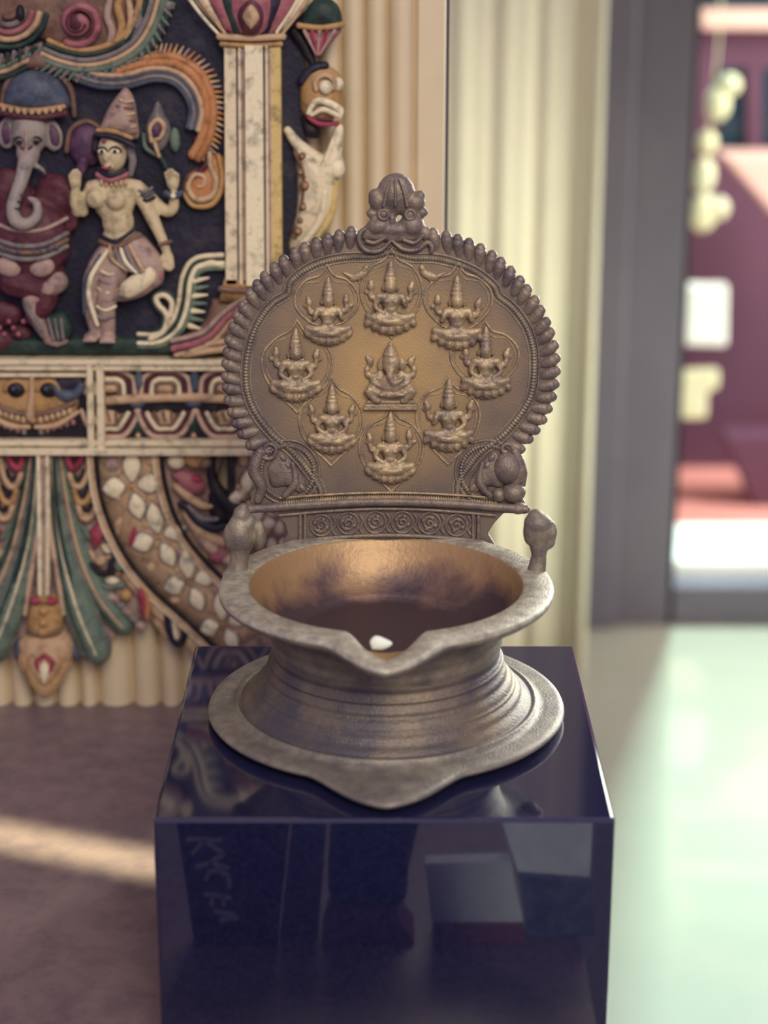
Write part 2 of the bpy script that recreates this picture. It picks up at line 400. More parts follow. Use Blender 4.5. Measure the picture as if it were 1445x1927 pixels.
# hanging shell string, lantern boxes
PS = Plane(2.6, 300); ss = empty('shell_garland', 'string of pale cream shells hanging beside the door opening', 'garland', PS.pt(1345, 170))
for (px, py, rx, ry) in ((1372, 160, 22, 20), (1350, 195, 24, 32), (1330, 268, 20, 22), (1324, 330, 22, 34), (1322, 400, 28, 36), (1352, 392, 20, 22)):
    b = MB(); b.ell(PS, px, py, 0, rx, ry, 16, 'shell'); child(b.build('shell'), ss)
b = MB(); b.tube(PS, [(1360, -60), (1350, 100), (1330, 300), (1325, 420)], 2, 'shell'); child(b.build('cord'), ss)
def lantern(pts, Y, label, m):
    P = Plane(Y, 650); b = MB(); b.slab(P, pts, -14, 14, m); tag(b.build('lantern', smooth=False, bevel=0.008), label, 'lantern', 'pale lanterns outside the door')
lantern([(1288, 533), (1368, 533), (1366, 650), (1285, 648)], 2.55, 'larger white box lantern hanging above the cream one outside the door', 'white')
lantern([(1277, 695), (1352, 693), (1350, 730), (1330, 735), (1328, 786), (1274, 786)], 2.55, 'smaller cream lantern below the white one outside the door', 'shell')

# ------------------------------------------------------------------ granite block
b = MB(); b.box((-0.12, -0.12, ZP), (0.12, 0.12, 0.0), 'granite')
tag(b.build('granite_block', smooth=False, bevel=0.0022), 'polished black granite block standing under the brass lamp', 'pedestal')

# ------------------------------------------------------------------ brass lamp
LX, LY = 0.0012, 0.015
lamp = empty('oil_lamp', 'aged brass oil lamp with spouted bowl and tall relief back plate on the black block', 'oil lamp')
SB = (0.029, 0.0, 0.42); SR = (0.023, -0.004, 0.36); SI = (0.015, -0.002, 0.30)
foot = [(0.0, 0.0012), (0.05, 0.0012), (0.085, 0.0012), (0.0995, 0.0022, SB), (0.1025, 0.0034, SB), (0.1035, 0.005, SB), (0.1028, 0.0066, SB), (0.0995, 0.0075, SB),
        (0.092, 0.0082, (0.013, 0, .40)), (0.0880, 0.0086), (0.0876, 0.0104), (0.0862, 0.0112), (0.0850, 0.0104)]
z = 0.0105
for i in range(61):
    t = i / 60; zz = 0.0105 + t * (0.0435 - 0.0105)
    r = 0.0655 + 0.0185 * (1 - t) ** 1.9
    r += 0.0005 * math.sin(t * 34) * (0.4 + 0.6 * math.sin(t * 9) ** 2) + (0.0010 if 0.72 < t < 0.78 else 0) + (0.0006 if 0.3 < t < 0.34 else 0)
    foot.append((r, zz))
b = MB(); b.lathe(foot, 'brass_foot', 160, (LX, LY), True, ['brass_foot'] * 5 + ['brass_flange'] * 6 + ['brass_foot'] * (len(foot) - 12)); b.build('foot', lamp)
bowl = [(0.0655, 0.0425), (0.0662, 0.046), (0.0671, 0.0475), (0.0664, 0.049), (0.068, 0.054), (0.0692, 0.0553), (0.0689, 0.057), (0.0725, 0.063, (.004, 0, .3)), (0.079, 0.0688, (0.012, -.004, .33)), (0.087, 0.0722, (0.019, -.005, .35)), (0.0935, 0.0745, SR),
        (0.0954, 0.0762, SR), (0.0957, 0.0782, SR), (0.0950, 0.0800, SR), (0.0935, 0.0808, SR), (0.0860, 0.0815, (.018, -.006, .32)), (0.0800, 0.0815, (.0165, -.009, .29)), (0.0782, 0.0808, (.016, -.011, .28)), (0.0772, 0.0792, (.0155, -.0115, .27)),
        (0.0755, 0.075, (.012, -.009, .26)), (0.0728, 0.069, (.004, 0, .25)), (0.0690, 0.062), (0.0645, 0.0562), (0.060, 0.0525), (0.0575, 0.0512), (0.0568, 0.0492), (0.05, 0.0488), (0.0, 0.0485)]
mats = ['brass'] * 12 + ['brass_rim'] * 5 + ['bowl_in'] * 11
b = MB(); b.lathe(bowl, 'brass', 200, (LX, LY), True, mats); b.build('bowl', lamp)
# white lump added as a painted highlight where the spout glints
PW = Plane(-0.068, 1210); b = MB()
b.dome(PW, [(700, 1222), (696, 1208), (706, 1198), (722, 1202), (738, 1212), (722, 1222)], 8, 'wickm', d=0); b.build('wick', lamp, label='white wick tip in the spout')

# back plate
Y0 = 0.0925
PB = Plane(Y0, 700)
Lr = [(672, 446), (640, 455), (600, 468), (560, 487), (522, 515), (490, 548), (463, 588), (446, 632), (438, 680), (438, 725), (446, 768), (462, 805), (485, 838), (503, 856)]
Rr = [(805, 450), (848, 460), (888, 474), (928, 498), (963, 530), (993, 568), (1016, 610), (1031, 655), (1034, 700), (1027, 745), (1010, 785), (985, 820), (962, 848)]
grow = lambda L: [(735 + (x - 735) * 1.022, 660 + (y - 660) * 1.022) for x, y in L]
plate_out = [(735, 440)] + grow(Rr) + [(985, 866), (993, 890), (989, 915), (978, 930), (992, 952), (990, 968), (948, 966), (930, 985), (918, 1004), (934, 1030),
             (528, 1030), (541, 1005), (535, 985), (515, 968), (480, 955), (470, 945), (480, 915), (468, 890), (476, 862)] + grow(Lr)[::-1]
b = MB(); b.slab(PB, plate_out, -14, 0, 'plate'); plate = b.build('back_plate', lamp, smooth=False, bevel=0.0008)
# rope border of leaning teeth
def teeth(path, side, n):
    b = MB(); c = catmull([(p[0], p[1], 0) for p in path], n * 6)
    L = [0]
    for p, q in zip(c[:-1], c[1:]): L.append(L[-1] + (q - p).length)
    for i in range(n):
        t = (i + .5) / n * L[-1]; k = min(j for j in range(len(L)) if L[j] >= t); k = max(1, min(k, len(c) - 2))
        tg = (c[k + 1] - c[k - 1]).normalized(); nx, ny = (tg.y, -tg.x) if side > 0 else (-tg.y, tg.x)
        dx = nx * 0.86 - tg.x * 0.5; dy = ny * 0.86 - tg.y * 0.5
        cxp, cyp = c[k].x + nx * 2, c[k].y + ny * 2
        b.tube(PB, [(cxp - dx * 27 - tg.x * 4, cyp - dy * 27 - tg.y * 4), (cxp, cyp), (cxp + dx * 12 + tg.x * 2, cyp + dy * 12 + tg.y * 2)], [7.5, 11, 12.5, 10.5], 'brass_dark', d=[-8, -3.5, -3, -5], flat=0.95, n=9)
    return b
teeth(Lr, -1, 25).build('rope_border', lamp)
teeth(Rr, 1, 24).build('rope_border', lamp)
BL = [(735, 474), (700, 483), (660, 484), (620, 490), (580, 505), (548, 530), (541, 553), (515, 570), (490, 600), (472, 640), (463, 690), (465, 735), (480, 775), (510, 815), (550, 850), (580, 885), (600, 915), (605, 935)]
BR = [(735, 474), (775, 485), (815, 486), (855, 495), (895, 512), (928, 538), (938, 558), (965, 580), (990, 615), (1003, 655), (1005, 700), (998, 745), (975, 785), (945, 820), (905, 850), (880, 880), (862, 910), (862, 940)]
b = MB()
for pth, sg in ((BL, 1), (BR, -1)):
    b.tube(PB, pth, 4.6, 'brass', d=0, n=520, bead=4.0, seg=7)
    b.tube(PB, pth, 2.0, 'brass', d=0, n=120, off=8.5 * -sg, seg=7)
    b.tube(PB, pth, 2.6, 'brass_dark', d=1, n=120, off=9.0 * sg, seg=7)
b.build('beaded_border', lamp)
# corner roundels, ledges and frieze
for cx, sg in ((541, 1), (917, -1)):
    b = MB()
    b.tube(PB, arc(cx, 888, 60, 0, 360, 30), 3, 'brass_dark', d=1, n=70, closed=True)
    b.tube(PB, arc(cx, 888, 50, 0, 360, 30), 4.2, 'brass_dark', d=1, n=220, bead=4, closed=True)
    b.dome(PB, [(cx - sg * 38, 880), (cx - sg * 15, 850), (cx + sg * 10, 868), (cx + sg * 34, 905), (cx + sg * 30, 930), (cx, 915), (cx - sg * 30, 915)], 12, 'brass_dark', d=0)
    b.tube(PB, [(cx - sg * 52, 850), (cx - sg * 62, 885), (cx - sg * 48, 915), (cx - sg * 55, 940)], [9, 13, 10, 8], 'brass_dark', d=3)
    b.tube(PB, spiral(cx - sg * 35, 845, 4, 18, 90, 1.1), 4, 'brass_dark', d=4)
    b.tube(PB, [(cx - sg * 5, 930), (cx + sg * 15, 905), (cx + sg * 10, 870)], [6, 8, 4], 'brass_dark', d=9)
    for q in range(5): b.ell(PB, cx + sg * (-8 + q * 9), 860 + q * 14, 6, 6, 9, 6, 'brass_dark', rot=-35 * sg)
    if sg < 0: b.ell(PB, 955, 880, 0, 30, 32, 24, 'brass_dark'); b.ell(PB, 966, 925, 2, 24, 20, 22, 'brass_dark'); b.ell(PB, 938, 930, 4, 14, 14, 14, 'brass_dark'); b.ell(PB, 975, 955, 2, 18, 12, 16, 'brass_dark')
    b.build('corner_roundel', lamp)
b = MB()
cur = lambda y0, sag: [(470 + i * 26, y0 - sag * math.sin(PI * i / 20)) for i in range(21)]
b.tube(PB, [(x, y) for x, y in cur(956, 14)], 8, 'brass_dark', d=8)
b.tube(PB, [(x * .78 + 160, y) for x, y in cur(946, 12)], 4.5, 'brass_relief', d=7, n=360, bead=4)
b.tube(PB, [(x * .78 + 160, y) for x, y in cur(936, 10)], 2.5, 'brass_relief', d=4)
b.tube(PB, [(x * .78 + 160, y) for x, y in cur(968, 12)], 3, 'brass_dark', d=6)
b.tube(PB, [(x * .70 + 220, y) for x, y in cur(1018, 12)], 4, 'brass_dark', d=5)
for x in (565, 574, 890, 900): b.tube(PB, [(x, 968), (x, 1022)], 3.5, 'brass_dark', d=4)
for i in range(6):
    x = 604 + i * 51; y = 990 - 8 * math.sin(PI * (i + .5) / 6)
    b.tube(PB, arc(x, y, 20, 0, 360, 18), 2.6, 'brass_dark', d=1, n=36, closed=True)
    b.tube(PB, spiral(x, y, 2, 13, 40 * i, 1.4), 2.6, 'brass_dark', d=2)
    for q in range(4): b.ell(PB, x + 12 * math.cos(q * 1.57 + .4), y + 11 * math.sin(q * 1.57 + .4), 1, 5, 5, 4, 'brass_dark', seg=8, rg=6)
    b.tube(PB, [(x + 22, y - 16), (x + 28, y - 4), (x + 22, y + 10), (x + 28, y + 18)], 3, 'brass_dark', d=1)
b.build('frieze', lamp)

# finial
b = MB()
for a in ((745, 366, 36, 38, 22, 0), (741, 345, 20, 16, 16, 0), (712, 378, 19, 20, 18, 0), (707, 368, 14, 12, 14, 0), (781, 380, 20, 18, 18, 0), (791, 368, 10, 9, 10, 0), (700, 402, 11, 9, 10, 0), (795, 400, 11, 9, 10, 0),
          (722, 400, 15, 13, 18, 0), (772, 402, 14, 13, 18, 0), (738, 412, 8, 22, 16, 0), (713, 425, 24, 16, 20, -10), (775, 424, 24, 22, 20, 10), (745, 432, 40, 14, 18, 0), (758, 425, 8, 6, 16, 0), (745, 445, 60, 12, 14, 0), (690, 440, 12, 16, 12, 20), (800, 440, 14, 14, 12, -20)):
    b.ell(PB, a[0], a[1], -4, a[2], a[3], a[4], 'brass_dark', rot=a[5])
fin = b.build('finial', lamp, remesh=0.0009)
b = MB()
b.tube(PB, [(735, 452), (715, 470), (690, 470), (677, 455), (677, 438), (686, 430)], [3, 5, 5, 5, 5, 4], 'brass_dark', d=8)
b.tube(PB, [(738, 452), (760, 468), (785, 468), (803, 455), (812, 462), (812, 472)], [3, 5, 5, 5, 5, 4], 'brass_dark', d=8)
b.tube(PB, [(690, 452), (705, 455), (725, 445)], 4, 'brass_dark', d=10); b.tube(PB, [(760, 450), (780, 455), (795, 442)], 4, 'brass_dark', d=10)
for x, y in ((722, 402), (772, 402)): b.tube(PB, arc(x, y, 9, 0, 360, 12), 3, 'brass_dark', d=12, n=26, closed=True)
for i in range(3): b.tube(PB, [(722 + i * 22, 384), (728 + i * 16, 358), (735 + i * 8, 334)], [3, 3, 2], 'brass_dark', d=18)
b.build('scroll', fin)

# medallions with seated figures
def ogee(cx, cy, hw, ht, hb):
    R = [(0, -ht), (14, -ht + 20), (38, -ht * .58), (hw * .93, -ht * .28), (hw, 4), (hw * .86, hb * .36), (hw * .5, hb * .66), (16, hb - 16), (0, hb)]
    sx = 1
    return [(cx + x, cy + y) for x, y in R], [(cx - x, cy + y) for x, y in R]
def seated(cx, cy, s, seed, tw=1):
    r = random.Random(seed); b = MB(); P = PB; m = 'brass_relief'
    e = lambda x, y, d, rx, ry, rd, rot=0: b.ell(P, cx + x * s * tw, cy + y * s, d * s, rx * s, ry * s, rd * s, m, rot=rot * tw, seg=12, rg=8)
    t = lambda pts, rad, d: b.tube(P, [(cx + x * s * tw, cy + y * s) for x, y in pts], [q * s for q in (rad if isinstance(rad, list) else [rad, rad])], m, d=[q * s for q in (d if isinstance(d, list) else [d, d])], n=10, seg=8)
    for yy, rr in ((-13, 12), (-20, 10.5), (-27, 8.5), (-34, 6), (-41, 3.5)): e(0, yy, 7, rr, 4.5, rr * .8)
    e(0, -28, 6, 7, 16, 7)
    e(0, 0, 9, 12, 14, 11); e(0, 2, 18, 2, 3.5, 3); e(-4, -3, 16, 2, 1.4, 2); e(4, -3, 16, 2, 1.4, 2); e(0, 7.5, 16, 3, 1.3, 2)
    e(-12, 4, 6, 3.5, 6, 4); e(12, 4, 6, 3.5, 6, 4)
    t([(0, 10), (0, 20)], 5.5, 7)
    e(0, 28, 6, 17, 17, 11); t([(-19, 20), (19, 20)], 7.5, 6); e(-7, 27, 13, 6.5, 6, 6); e(7, 27, 13, 6.5, 6, 6); e(0, 42, 7, 12, 9, 9)
    for sx in (-1, 1):
        up = r.random() < 0.5
        t([(sx * 18, 21), (sx * 25, 38), (sx * (22 if up else 12), 30 if up else 48)], [6, 5, 4], [6, 8, 13])
        e(sx * (22 if up else 12), 27 if up else 49, 13, 4.5, 6, 4)
        a = r.uniform(-4, 4)
        t([(sx * 17, 20), (sx * 31, 24 + a), (sx * (33 + a * .4), 12 + a)], [5.5, 5.5, 4.5], [4, 4, 5])
        e(sx * (33 + a * .5), 4 + a, 5, 7, 8, 6); e(sx * (34 + a), -4 + a, 4, 5, 5, 4)
        e(sx * 40, 12, 2, 5, 5, 4)
        t([(sx * 4, 54), (sx * 22, 57), (sx * 36, 54)], [8, 9, 7], [8, 11, 8])
    t([(-26, 58), (-8, 63), (14, 62)], [6, 7, 5], [11, 16, 14]); t([(26, 59), (8, 65), (-12, 65)], [6, 6, 4], [11, 14, 13])
    e(0, 66, 6, 40, 7, 14)
    for i in range(7):
        x = (i - 3) * 12; e(x, 78 - x * x * .010, 9 - abs(i - 3), 7.5, 10.5, 9, rot=-x * .8 * tw)
    for i in range(6):
        x = (i - 2.5) * 11; e(x, 86 - x * x * .012, 3, 6, 6, 6)
    return b
meds = [(737, 548, 58, 80, 88, 735, 536, 1.0), (615, 566, 60, 68, 62, 618, 563, .93), (862, 562, 64, 68, 74, 860, 564, 1.0), (559, 682, 66, 80, 94, 557, 662, 1.0), (912, 668, 64, 66, 76, 914, 658, .98),
        (623, 792, 60, 82, 84, 625, 765, .95), (843, 782, 60, 74, 92, 845, 756, 1.0), (736, 843, 60, 78, 82, 735, 818, .98)]
for i, (cx, cy, hw, ht, hb, fx, fy, s) in enumerate(meds):
    b = MB(); R, L = ogee(cx, cy, hw, ht, hb)
    for pth in (R, L): b.tube(PB, pth, 2.7, 'brass_relief', d=.5, n=60, seg=7)
    R, L = ogee(cx, cy, hw - 7, ht - 11, hb - 11)
    for pth in (R, L): b.tube(PB, pth, 1.4, 'brass_relief', d=.3, n=60, seg=6)
    md = b.build('medallion', lamp)
    seated(fx, fy, s * 1.04, 30 + i, -1.1 if i % 2 else 1.1).build('seated_figure', md, remesh=0.00062)
# middle elephant-headed figure on a slab
b = MB(); m = 'brass_relief'
E = lambda x, y, d, rx, ry, rd, rot=0: b.ell(PB, x, y, d, rx, ry, rd, m, rot=rot)
T = lambda pts, rad, d: b.tube(PB, pts, rad, m, d=d, n=14)
for yy, rr in ((664, 15), (657, 12), (651, 8), (645, 4)): E(735, yy, 8, rr, 5, rr)
E(736, 680, 10, 17, 22, 14); E(731, 690, 16, 6, 14, 8); E(718, 683, 6, 8, 14, 5, 15); E(756, 683, 6, 8, 14, 5, -15)
T([(736, 688), (734, 705), (740, 716), (752, 712), (758, 708)], [8, 6.5, 5.5, 4.5, 3.5], [18, 22, 22, 20, 18])
E(735, 722, 8, 24, 22, 18); E(735, 737, 10, 25, 10, 16); T([(716, 738), (758, 738)], 4, 20)
for sx in (-1, 1):
    T([(735 + sx * 20, 708), (735 + sx * 34, 716), (735 + sx * 22, 722)], [7, 6, 5], [6, 8, 14])
    T([(735 + sx * 18, 702), (735 + sx * 42, 706), (735 + sx * 44, 690)], [6, 5, 4], 4)
    E(735 + sx * 38, 680, 4, 7, 10, 6); E(735 + sx * 44, 694, 4, 6, 8, 5); E(735 + sx * 40, 704, 4, 6, 5, 6); E(735 + sx * 44, 672, 3, 4, 6, 4)
    T([(735 + sx * 18, 740), (735 + sx * 42, 730), (735 + sx * 30, 748), (735 + sx * 22, 752)], [8, 9, 7, 5], [10, 12, 12, 12])
E(735, 748, 4, 44, 6, 8)
el = b.build('elephant_headed_figure', lamp, remesh=0.00062)
b = MB(); b.slab(PB, [(688, 757), (782, 757), (778, 751), (692, 751)], -1, 11, m); b.slab(PB, [(684, 769), (786, 769), (784, 758), (687, 758)], -1, 13, m); b.slab(PB, [(688, 759.5), (782, 759.5), (782, 756), (688, 756)], -1, 9, 'brass_dark')
b.build('slab', el, smooth=False, bevel=0.0006)
# small birds between the upper medallions
for sx, cx in ((1, 675), (-1, 808)):
    b = MB(); b.ell(PB, cx, 518, 2, 20, 8, 6, m, rot=-25 * sx); b.ell(PB, cx + sx * 14, 503, 3, 6, 6, 5, m); b.tube(PB, [(cx + sx * 8, 514), (cx + sx * 13, 503)], 4, m, d=3); b.tube(PB, [(cx - sx * 14, 520), (cx - sx * 30, 512)], [5, 2], m, d=2); b.tube(PB, [(cx, 524), (cx + 2, 534)], 2, m, d=2)
    b.build('bird_relief', lamp, remesh=0.0006)
# the two little birds standing on the rim
PH = Plane(0.036, 1020)
b = MB(); m = 'brass'
for a in ((452, 1005, 27, 40, 26), (455, 968, 17, 18, 18), (458, 955, 9, 9, 9), (489, 1006, 11, 28, 13), (432, 1010, 12, 26, 16), (470, 985, 12, 18, 16), (446, 1082, 30, 12, 22)): b.ell(PH, a[0], a[1], 0, a[2], a[3], a[4], m)
b.tube(PH, [(452, 1030), (450, 1055), (444, 1088)], [21, 18, 24], m, flat=.9)
b.build('rim_bird', lamp, remesh=0.0011)
b = MB()
for a in ((1012, 984, 27, 21, 24), (1008, 968, 14, 10, 14), (1020, 1000, 22, 26, 20), (1040, 1000, 9, 20, 14), (1032, 1018, 14, 16, 14), (996, 1000, 12, 26, 18), (1008, 1090, 27, 11, 22)): b.ell(PH, a[0], a[1], 0, a[2], a[3], a[4], m)
b.tube(PH, [(1012, 1000), (1014, 1045), (1006, 1092)], [24, 15, 21], m, flat=.9)
b.build('rim_bird', lamp, remesh=0.0011)

# ------------------------------------------------------------------ carved and painted panel
PN = Plane(0.324, 640)
carv = empty('carved_panel', 'carved wooden temple panel painted in faded colours hung on the reeded wall', 'carving', (0, 0.33, -0.1))
carv.location = (0, 0, 0)
def part(name, bm_, **kw): return bm_.build(name, carv, **kw)
def strands(b, pts, spec, n=40):
    """side-by-side carved strands along one line: (offset0, offset1, radius0, radius1, material, depth)"""
    for o0, o1, r0, r1, m, d in spec: b.tube(PN, pts, [r0, r1], m, d=d, n=n, off=[o0, o1], flat=1.0, seg=8)
# back boards
b = MB(); b.slab(PN, [(-140, -120), (572, -120), (572, 420), (590, 560), (520, 662), (-140, 662)], -46, 0, 'navy'); part('back_board', b, smooth=False)
# rails
b = MB()
for y0, y1, d in ((670, 680, 30), (682, 692, 24), (823, 833, 24), (836, 848, 34)): b.slab(PN, [(-140, y0), (500, y0 + 1), (500, y1 + 1), (-140, y1)], -46, d, 'cream')
b.slab(PN, [(-140, 676), (500, 676), (500, 842), (-140, 842)], -46, 2, 'black')
for x0, x1 in ((166, 178), (184, 198)): b.slab(PN, [(x0, 680), (x1, 680), (x1 + 3, 842), (x0 + 3, 842)], -10, 28, 'cream')
b.slab(PN, [(-140, 698), (166, 698), (166, 705), (-140, 705)], 0, 22, 'cream')
part('rail_frame', b, smooth=False, bevel=0.0008)
# face mask in the left cell
b = MB()
b.dome(PN, [(-30, 760), (-20, 720), (20, 704), (63, 708), (100, 704), (135, 720), (150, 760), (120, 796), (63, 800), (5, 796)], 14, 'gold')
part('mask_face', b)
b = MB()
b.tube(PN, [(63, 702), (63, 735), (60, 775), (64, 786)], [5, 4, 9, 6], 'tan', d=18)
for cx in (33, 94):
    b.ell(PN, cx, 730, 14, 17, 15, 8, 'black'); b.ell(PN, cx - 4, 727, 20, 5, 4, 4, 'blue')
    b.tube(PN, arc(cx, 733, 20, 190, 350, 10), 3.5, 'gold', d=17)
b.tube(PN, arc(130, 715, 26, 20, 170, 12), [8, 12, 8], 'blue', d=12); b.ell(PN, 132, 720, 8, 28, 22, 6, 'navy')
for sx in (-1, 1):
    b.tube(PN, [(63 + sx * 6, 776), (63 + sx * 40, 770), (63 + sx * 82, 752)], [5, 7, 4], 'brown', d=14)
    b.tube(PN, [(63 + sx * 6, 800), (63 + sx * 45, 796), (63 + sx * 85, 772)], [4, 6, 4], 'tan', d=14)
    for q in range(6): b.ell(PN, 63 + sx * (16 + q * 11), 786 - q * 3.2, 16, 5, 7, 5, 'tan')
    for q in range(6): b.ell(PN, 63 + sx * (16 + q * 12), 810 - q * 3.5, 10, 5, 6, 5, 'rose' if q % 2 else 'grey')
part('mask_features', b)
# cartouches in the right cells
b = MB()
for cx in (208, 312, 424, 528):
    w_ = 46
    for k, (m, r) in enumerate((('pinktan', 5), ('maroon', 3.5), ('cream', 5), ('brown', 4))):
        q = w_ - k * 10
        b.tube(PN, [(cx - q, 738), (cx - q * .92, 712 + k * 4), (cx - q * .5, 698 + k * 7), (cx, 696 + k * 8), (cx + q * .5, 698 + k * 7), (cx + q * .92, 712 + k * 4), (cx + q, 738)], r, m, d=4 + k * 2)
        b.tube(PN, [(cx - q - 8, 772 + k * 2), (cx - q * .9, 800 - k * 3), (cx - q * .55, 818 - k * 7), (cx, 820 - k * 8), (cx + q * .55, 818 - k * 7), (cx + q * .9, 800 - k * 3), (cx + q + 8, 772 + k * 2)], r, m, d=4 + k * 2)
    b.ell(PN, cx, 728, 6, 20, 10, 9, 'tan'); b.ell(PN, cx, 786, 6, 22, 16, 9, 'tan')
    for q in range(3): b.tube(PN, [(cx - 20 + q * 16, 772), (cx - 12 + q * 12, 788)], 2.5, 'brown', d=14)
    b.ell(PN, cx + 54, 712, 6, 9, 24, 5, 'blue'); b.ell(PN, cx + 54, 692, 8, 5, 7, 6, 'ivory'); b.ell(PN, cx + 52, 758, 6, 16, 8, 6, 'blue'); b.ell(PN, cx + 53, 818, 8, 5, 6, 6, 'tan'); b.ell(PN, cx + 50, 798, 2, 10, 20, 5, 'dgreen')
b.tube(PN, [(205, 752), (330, 746), (500, 752)], [9, 9, 9], 'tan', d=6)
part('cartouche_band', b)
# pillar
b = MB()
for x0, x1, m, d in ((424, 446, 'cream', 34), (446, 450, 'grey', 30), (450, 456, 'cream', 38), (456, 463, 'mauve', 34), (463, 497, 'ivory', 44), (497, 501, 'grey', 36), (501, 506, 'cream', 42), (506, 511, 'mauve', 36), (511, 530, 'yellow', 36)):
    b.slab(PN, [(x0, 82), (x1, 82), (x1 + 3, 530), (x0 + 3, 530)], -10, d, m)
pil = part('pillar', b, smooth=False, bevel=0.0011)
b = MB()
b.tube(PN, [(416, 66), (475, 69), (534, 66)], 7, 'tan', d=34); b.tube(PN, [(420, 80), (475, 83), (530, 80)], 5, 'gold', d=36); b.slab(PN, [(418, 62), (532, 62), (530, 92), (421, 92)], -5, 30, 'brown')
b.build('collar', pil)
b = MB()
for pts, h, m, d in (([(418, 60), (365, 0), (360, -40), (400, -40), (440, 60)], 20, 'cream', 14), ([(532, 60), (592, 0), (600, -40), (555, -40), (508, 60)], 20, 'cream', 14),
                     ([(428, 60), (392, 0), (395, -40), (430, -30), (450, 60)], 18, 'rose', 24), ([(522, 60), (560, 0), (560, -40), (520, -30), (498, 60)], 18, 'rose', 24),
                     ([(442, 60), (418, 0), (425, -40), (450, -30), (464, 60)], 16, 'dgreen', 32), ([(508, 60), (534, 0), (530, -40), (505, -30), (488, 60)], 16, 'navy', 32),
                     ([(455, 60), (434, 20), (440, -30), (475, -50), (512, -30), (518, 20), (496, 60)], 18, 'rose', 38), ([(462, 58), (450, 25), (462, 0), (476, -8), (490, 0), (500, 25), (488, 58)], 12, 'maroon', 50), ([(476, 52), (460, 28), (476, 4), (492, 28)], 10, 'tan', 58)):
    b.dome(PN, pts, h, m, d=d)
for sx in (-1, 1):
    strands(b, [(475 + sx * 52, 62), (475 + sx * 85, 20), (475 + sx * 110, -20)], [(-6, -14, 3, 4, 'ivory', 34), (4, 4, 3, 4, 'tan', 34)])
b.build('lotus_capital', pil)
b = MB()
b.slab(PN, [(424, 520), (532, 520), (548, 560), (415, 560)], -5, 34, 'gold'); b.tube(PN, [(418, 536), (475, 540), (540, 536)], 6, 'brown', d=36)
b.dome(PN, [(400, 560), (550, 560), (560, 610), (520, 660), (380, 660), (330, 640), (380, 610)], 26, 'brown', d=6)
strands(b, [(330, 648), (390, 630), (430, 590), (470, 560)], [(-14, -10, 5, 5, 'mauve', 30), (0, 0, 7, 5, 'rose', 34), (14, 10, 5, 4, 'tan', 30)])
strands(b, [(350, 660), (430, 650), (520, 650)], [(0, 0, 7, 7, 'tan', 28), (-14, -14, 6, 6, 'pinktan', 28)])
b.build('pillar_foot', pil)
# rearing beast beside the pillar
b = MB()
b.dome(PN, [(566, 40), (580, 5), (605, -10), (635, 8), (644, 35), (640, 50), (568, 50)], 26, 'dgreen', d=10)
b.tube(PN, [(564, 46), (605, 50), (644, 44)], 6, 'gold', d=28)
b.dome(PN, [(566, 52), (640, 50), (628, 76), (600, 106), (590, 100), (578, 72)], 22, 'rose', d=8)
for q in range(5): b.tube(PN, [(574 + q * 14, 56), (596 + q * 1.5, 100)], [4, 2], 'red' if q % 2 else 'mauve', d=28)
b.tube(PN, [(556, 60), (575, 90), (592, 125)], [12, 10, 8], 'black', d=8)
bst = part('tassel', b)
b = MB()
b.dome(PN, [(566, 150), (580, 125), (610, 120), (640, 140), (645, 165), (640, 205), (615, 235), (590, 228), (566, 205)], 30, 'gold', d=4)
b.tube(PN, [(570, 150), (590, 128), (612, 122)], [10, 12, 8], 'navy', d=14)
b.ell(PN, 614, 160, 38, 12, 12, 10, 'ivory'); b.tube(PN, arc(612, 156, 18, 150, 380, 14), 5, 'tan', d=34); b.ell(PN, 637, 156, 24, 10, 12, 10, 'cream')
b.tube(PN, [(582, 208), (594, 188), (615, 188), (640, 202), (640, 215)], [5, 6, 7, 7, 5], 'ivory', d=34); b.tube(PN, [(588, 212), (610, 202), (638, 214)], [4, 6, 5], 'cream', d=34)
b.tube(PN, [(582, 218), (605, 230), (636, 228)], [4, 6, 4], 'red', d=28); b.tube(PN, [(600, 220), (625, 222)], 3, 'maroon', d=32)
b.dome(PN, [(566, 218), (600, 236), (600, 258), (575, 255)], 14, 'black', d=4)  # black boss stands in for the shadow below the mouth
part('beast_head', b)
b = MB()
b.dome(PN, [(548, 262), (575, 270), (606, 290), (632, 238), (643, 240), (640, 280), (648, 310), (640, 335), (632, 400), (600, 450), (545, 470), (558, 400), (560, 340), (556, 300)], 34, 'cream', d=0, n=60)
b.tube(PN, [(542, 244), (562, 270), (600, 300)], [8, 11, 14], 'cream', d=14); b.tube(PN, [(638, 240), (632, 285), (615, 310)], [9, 12, 14], 'ivory', d=16)
b.ell(PN, 634, 316, 16, 15, 18, 16, 'ivory'); b.tube(PN, [(630, 340), (622, 400), (590, 450)], [9, 9, 7], 'yellow', d=16)
b.tube(PN, [(612, 360), (602, 410), (570, 455)], [7, 8, 6], 'cream', d=28)
by = part('beast_body', b, label='cream rearing beast with brown bosses')
b = MB()
for x, y, r in ((570, 290, 7), (575, 345, 10), (566, 320, 6), (572, 385, 8), (566, 410, 6), (562, 430, 8)): b.ell(PN, x, y, 26, r, r, 7, 'brown'); b.ell(PN, x, y, 32, r * .5, r * .5, 4, 'gold')
b.tube(PN, [(560, 285), (578, 330), (572, 400), (556, 440)], [8, 12, 10, 8], 'brown', d=16)
b.build('boss', by)

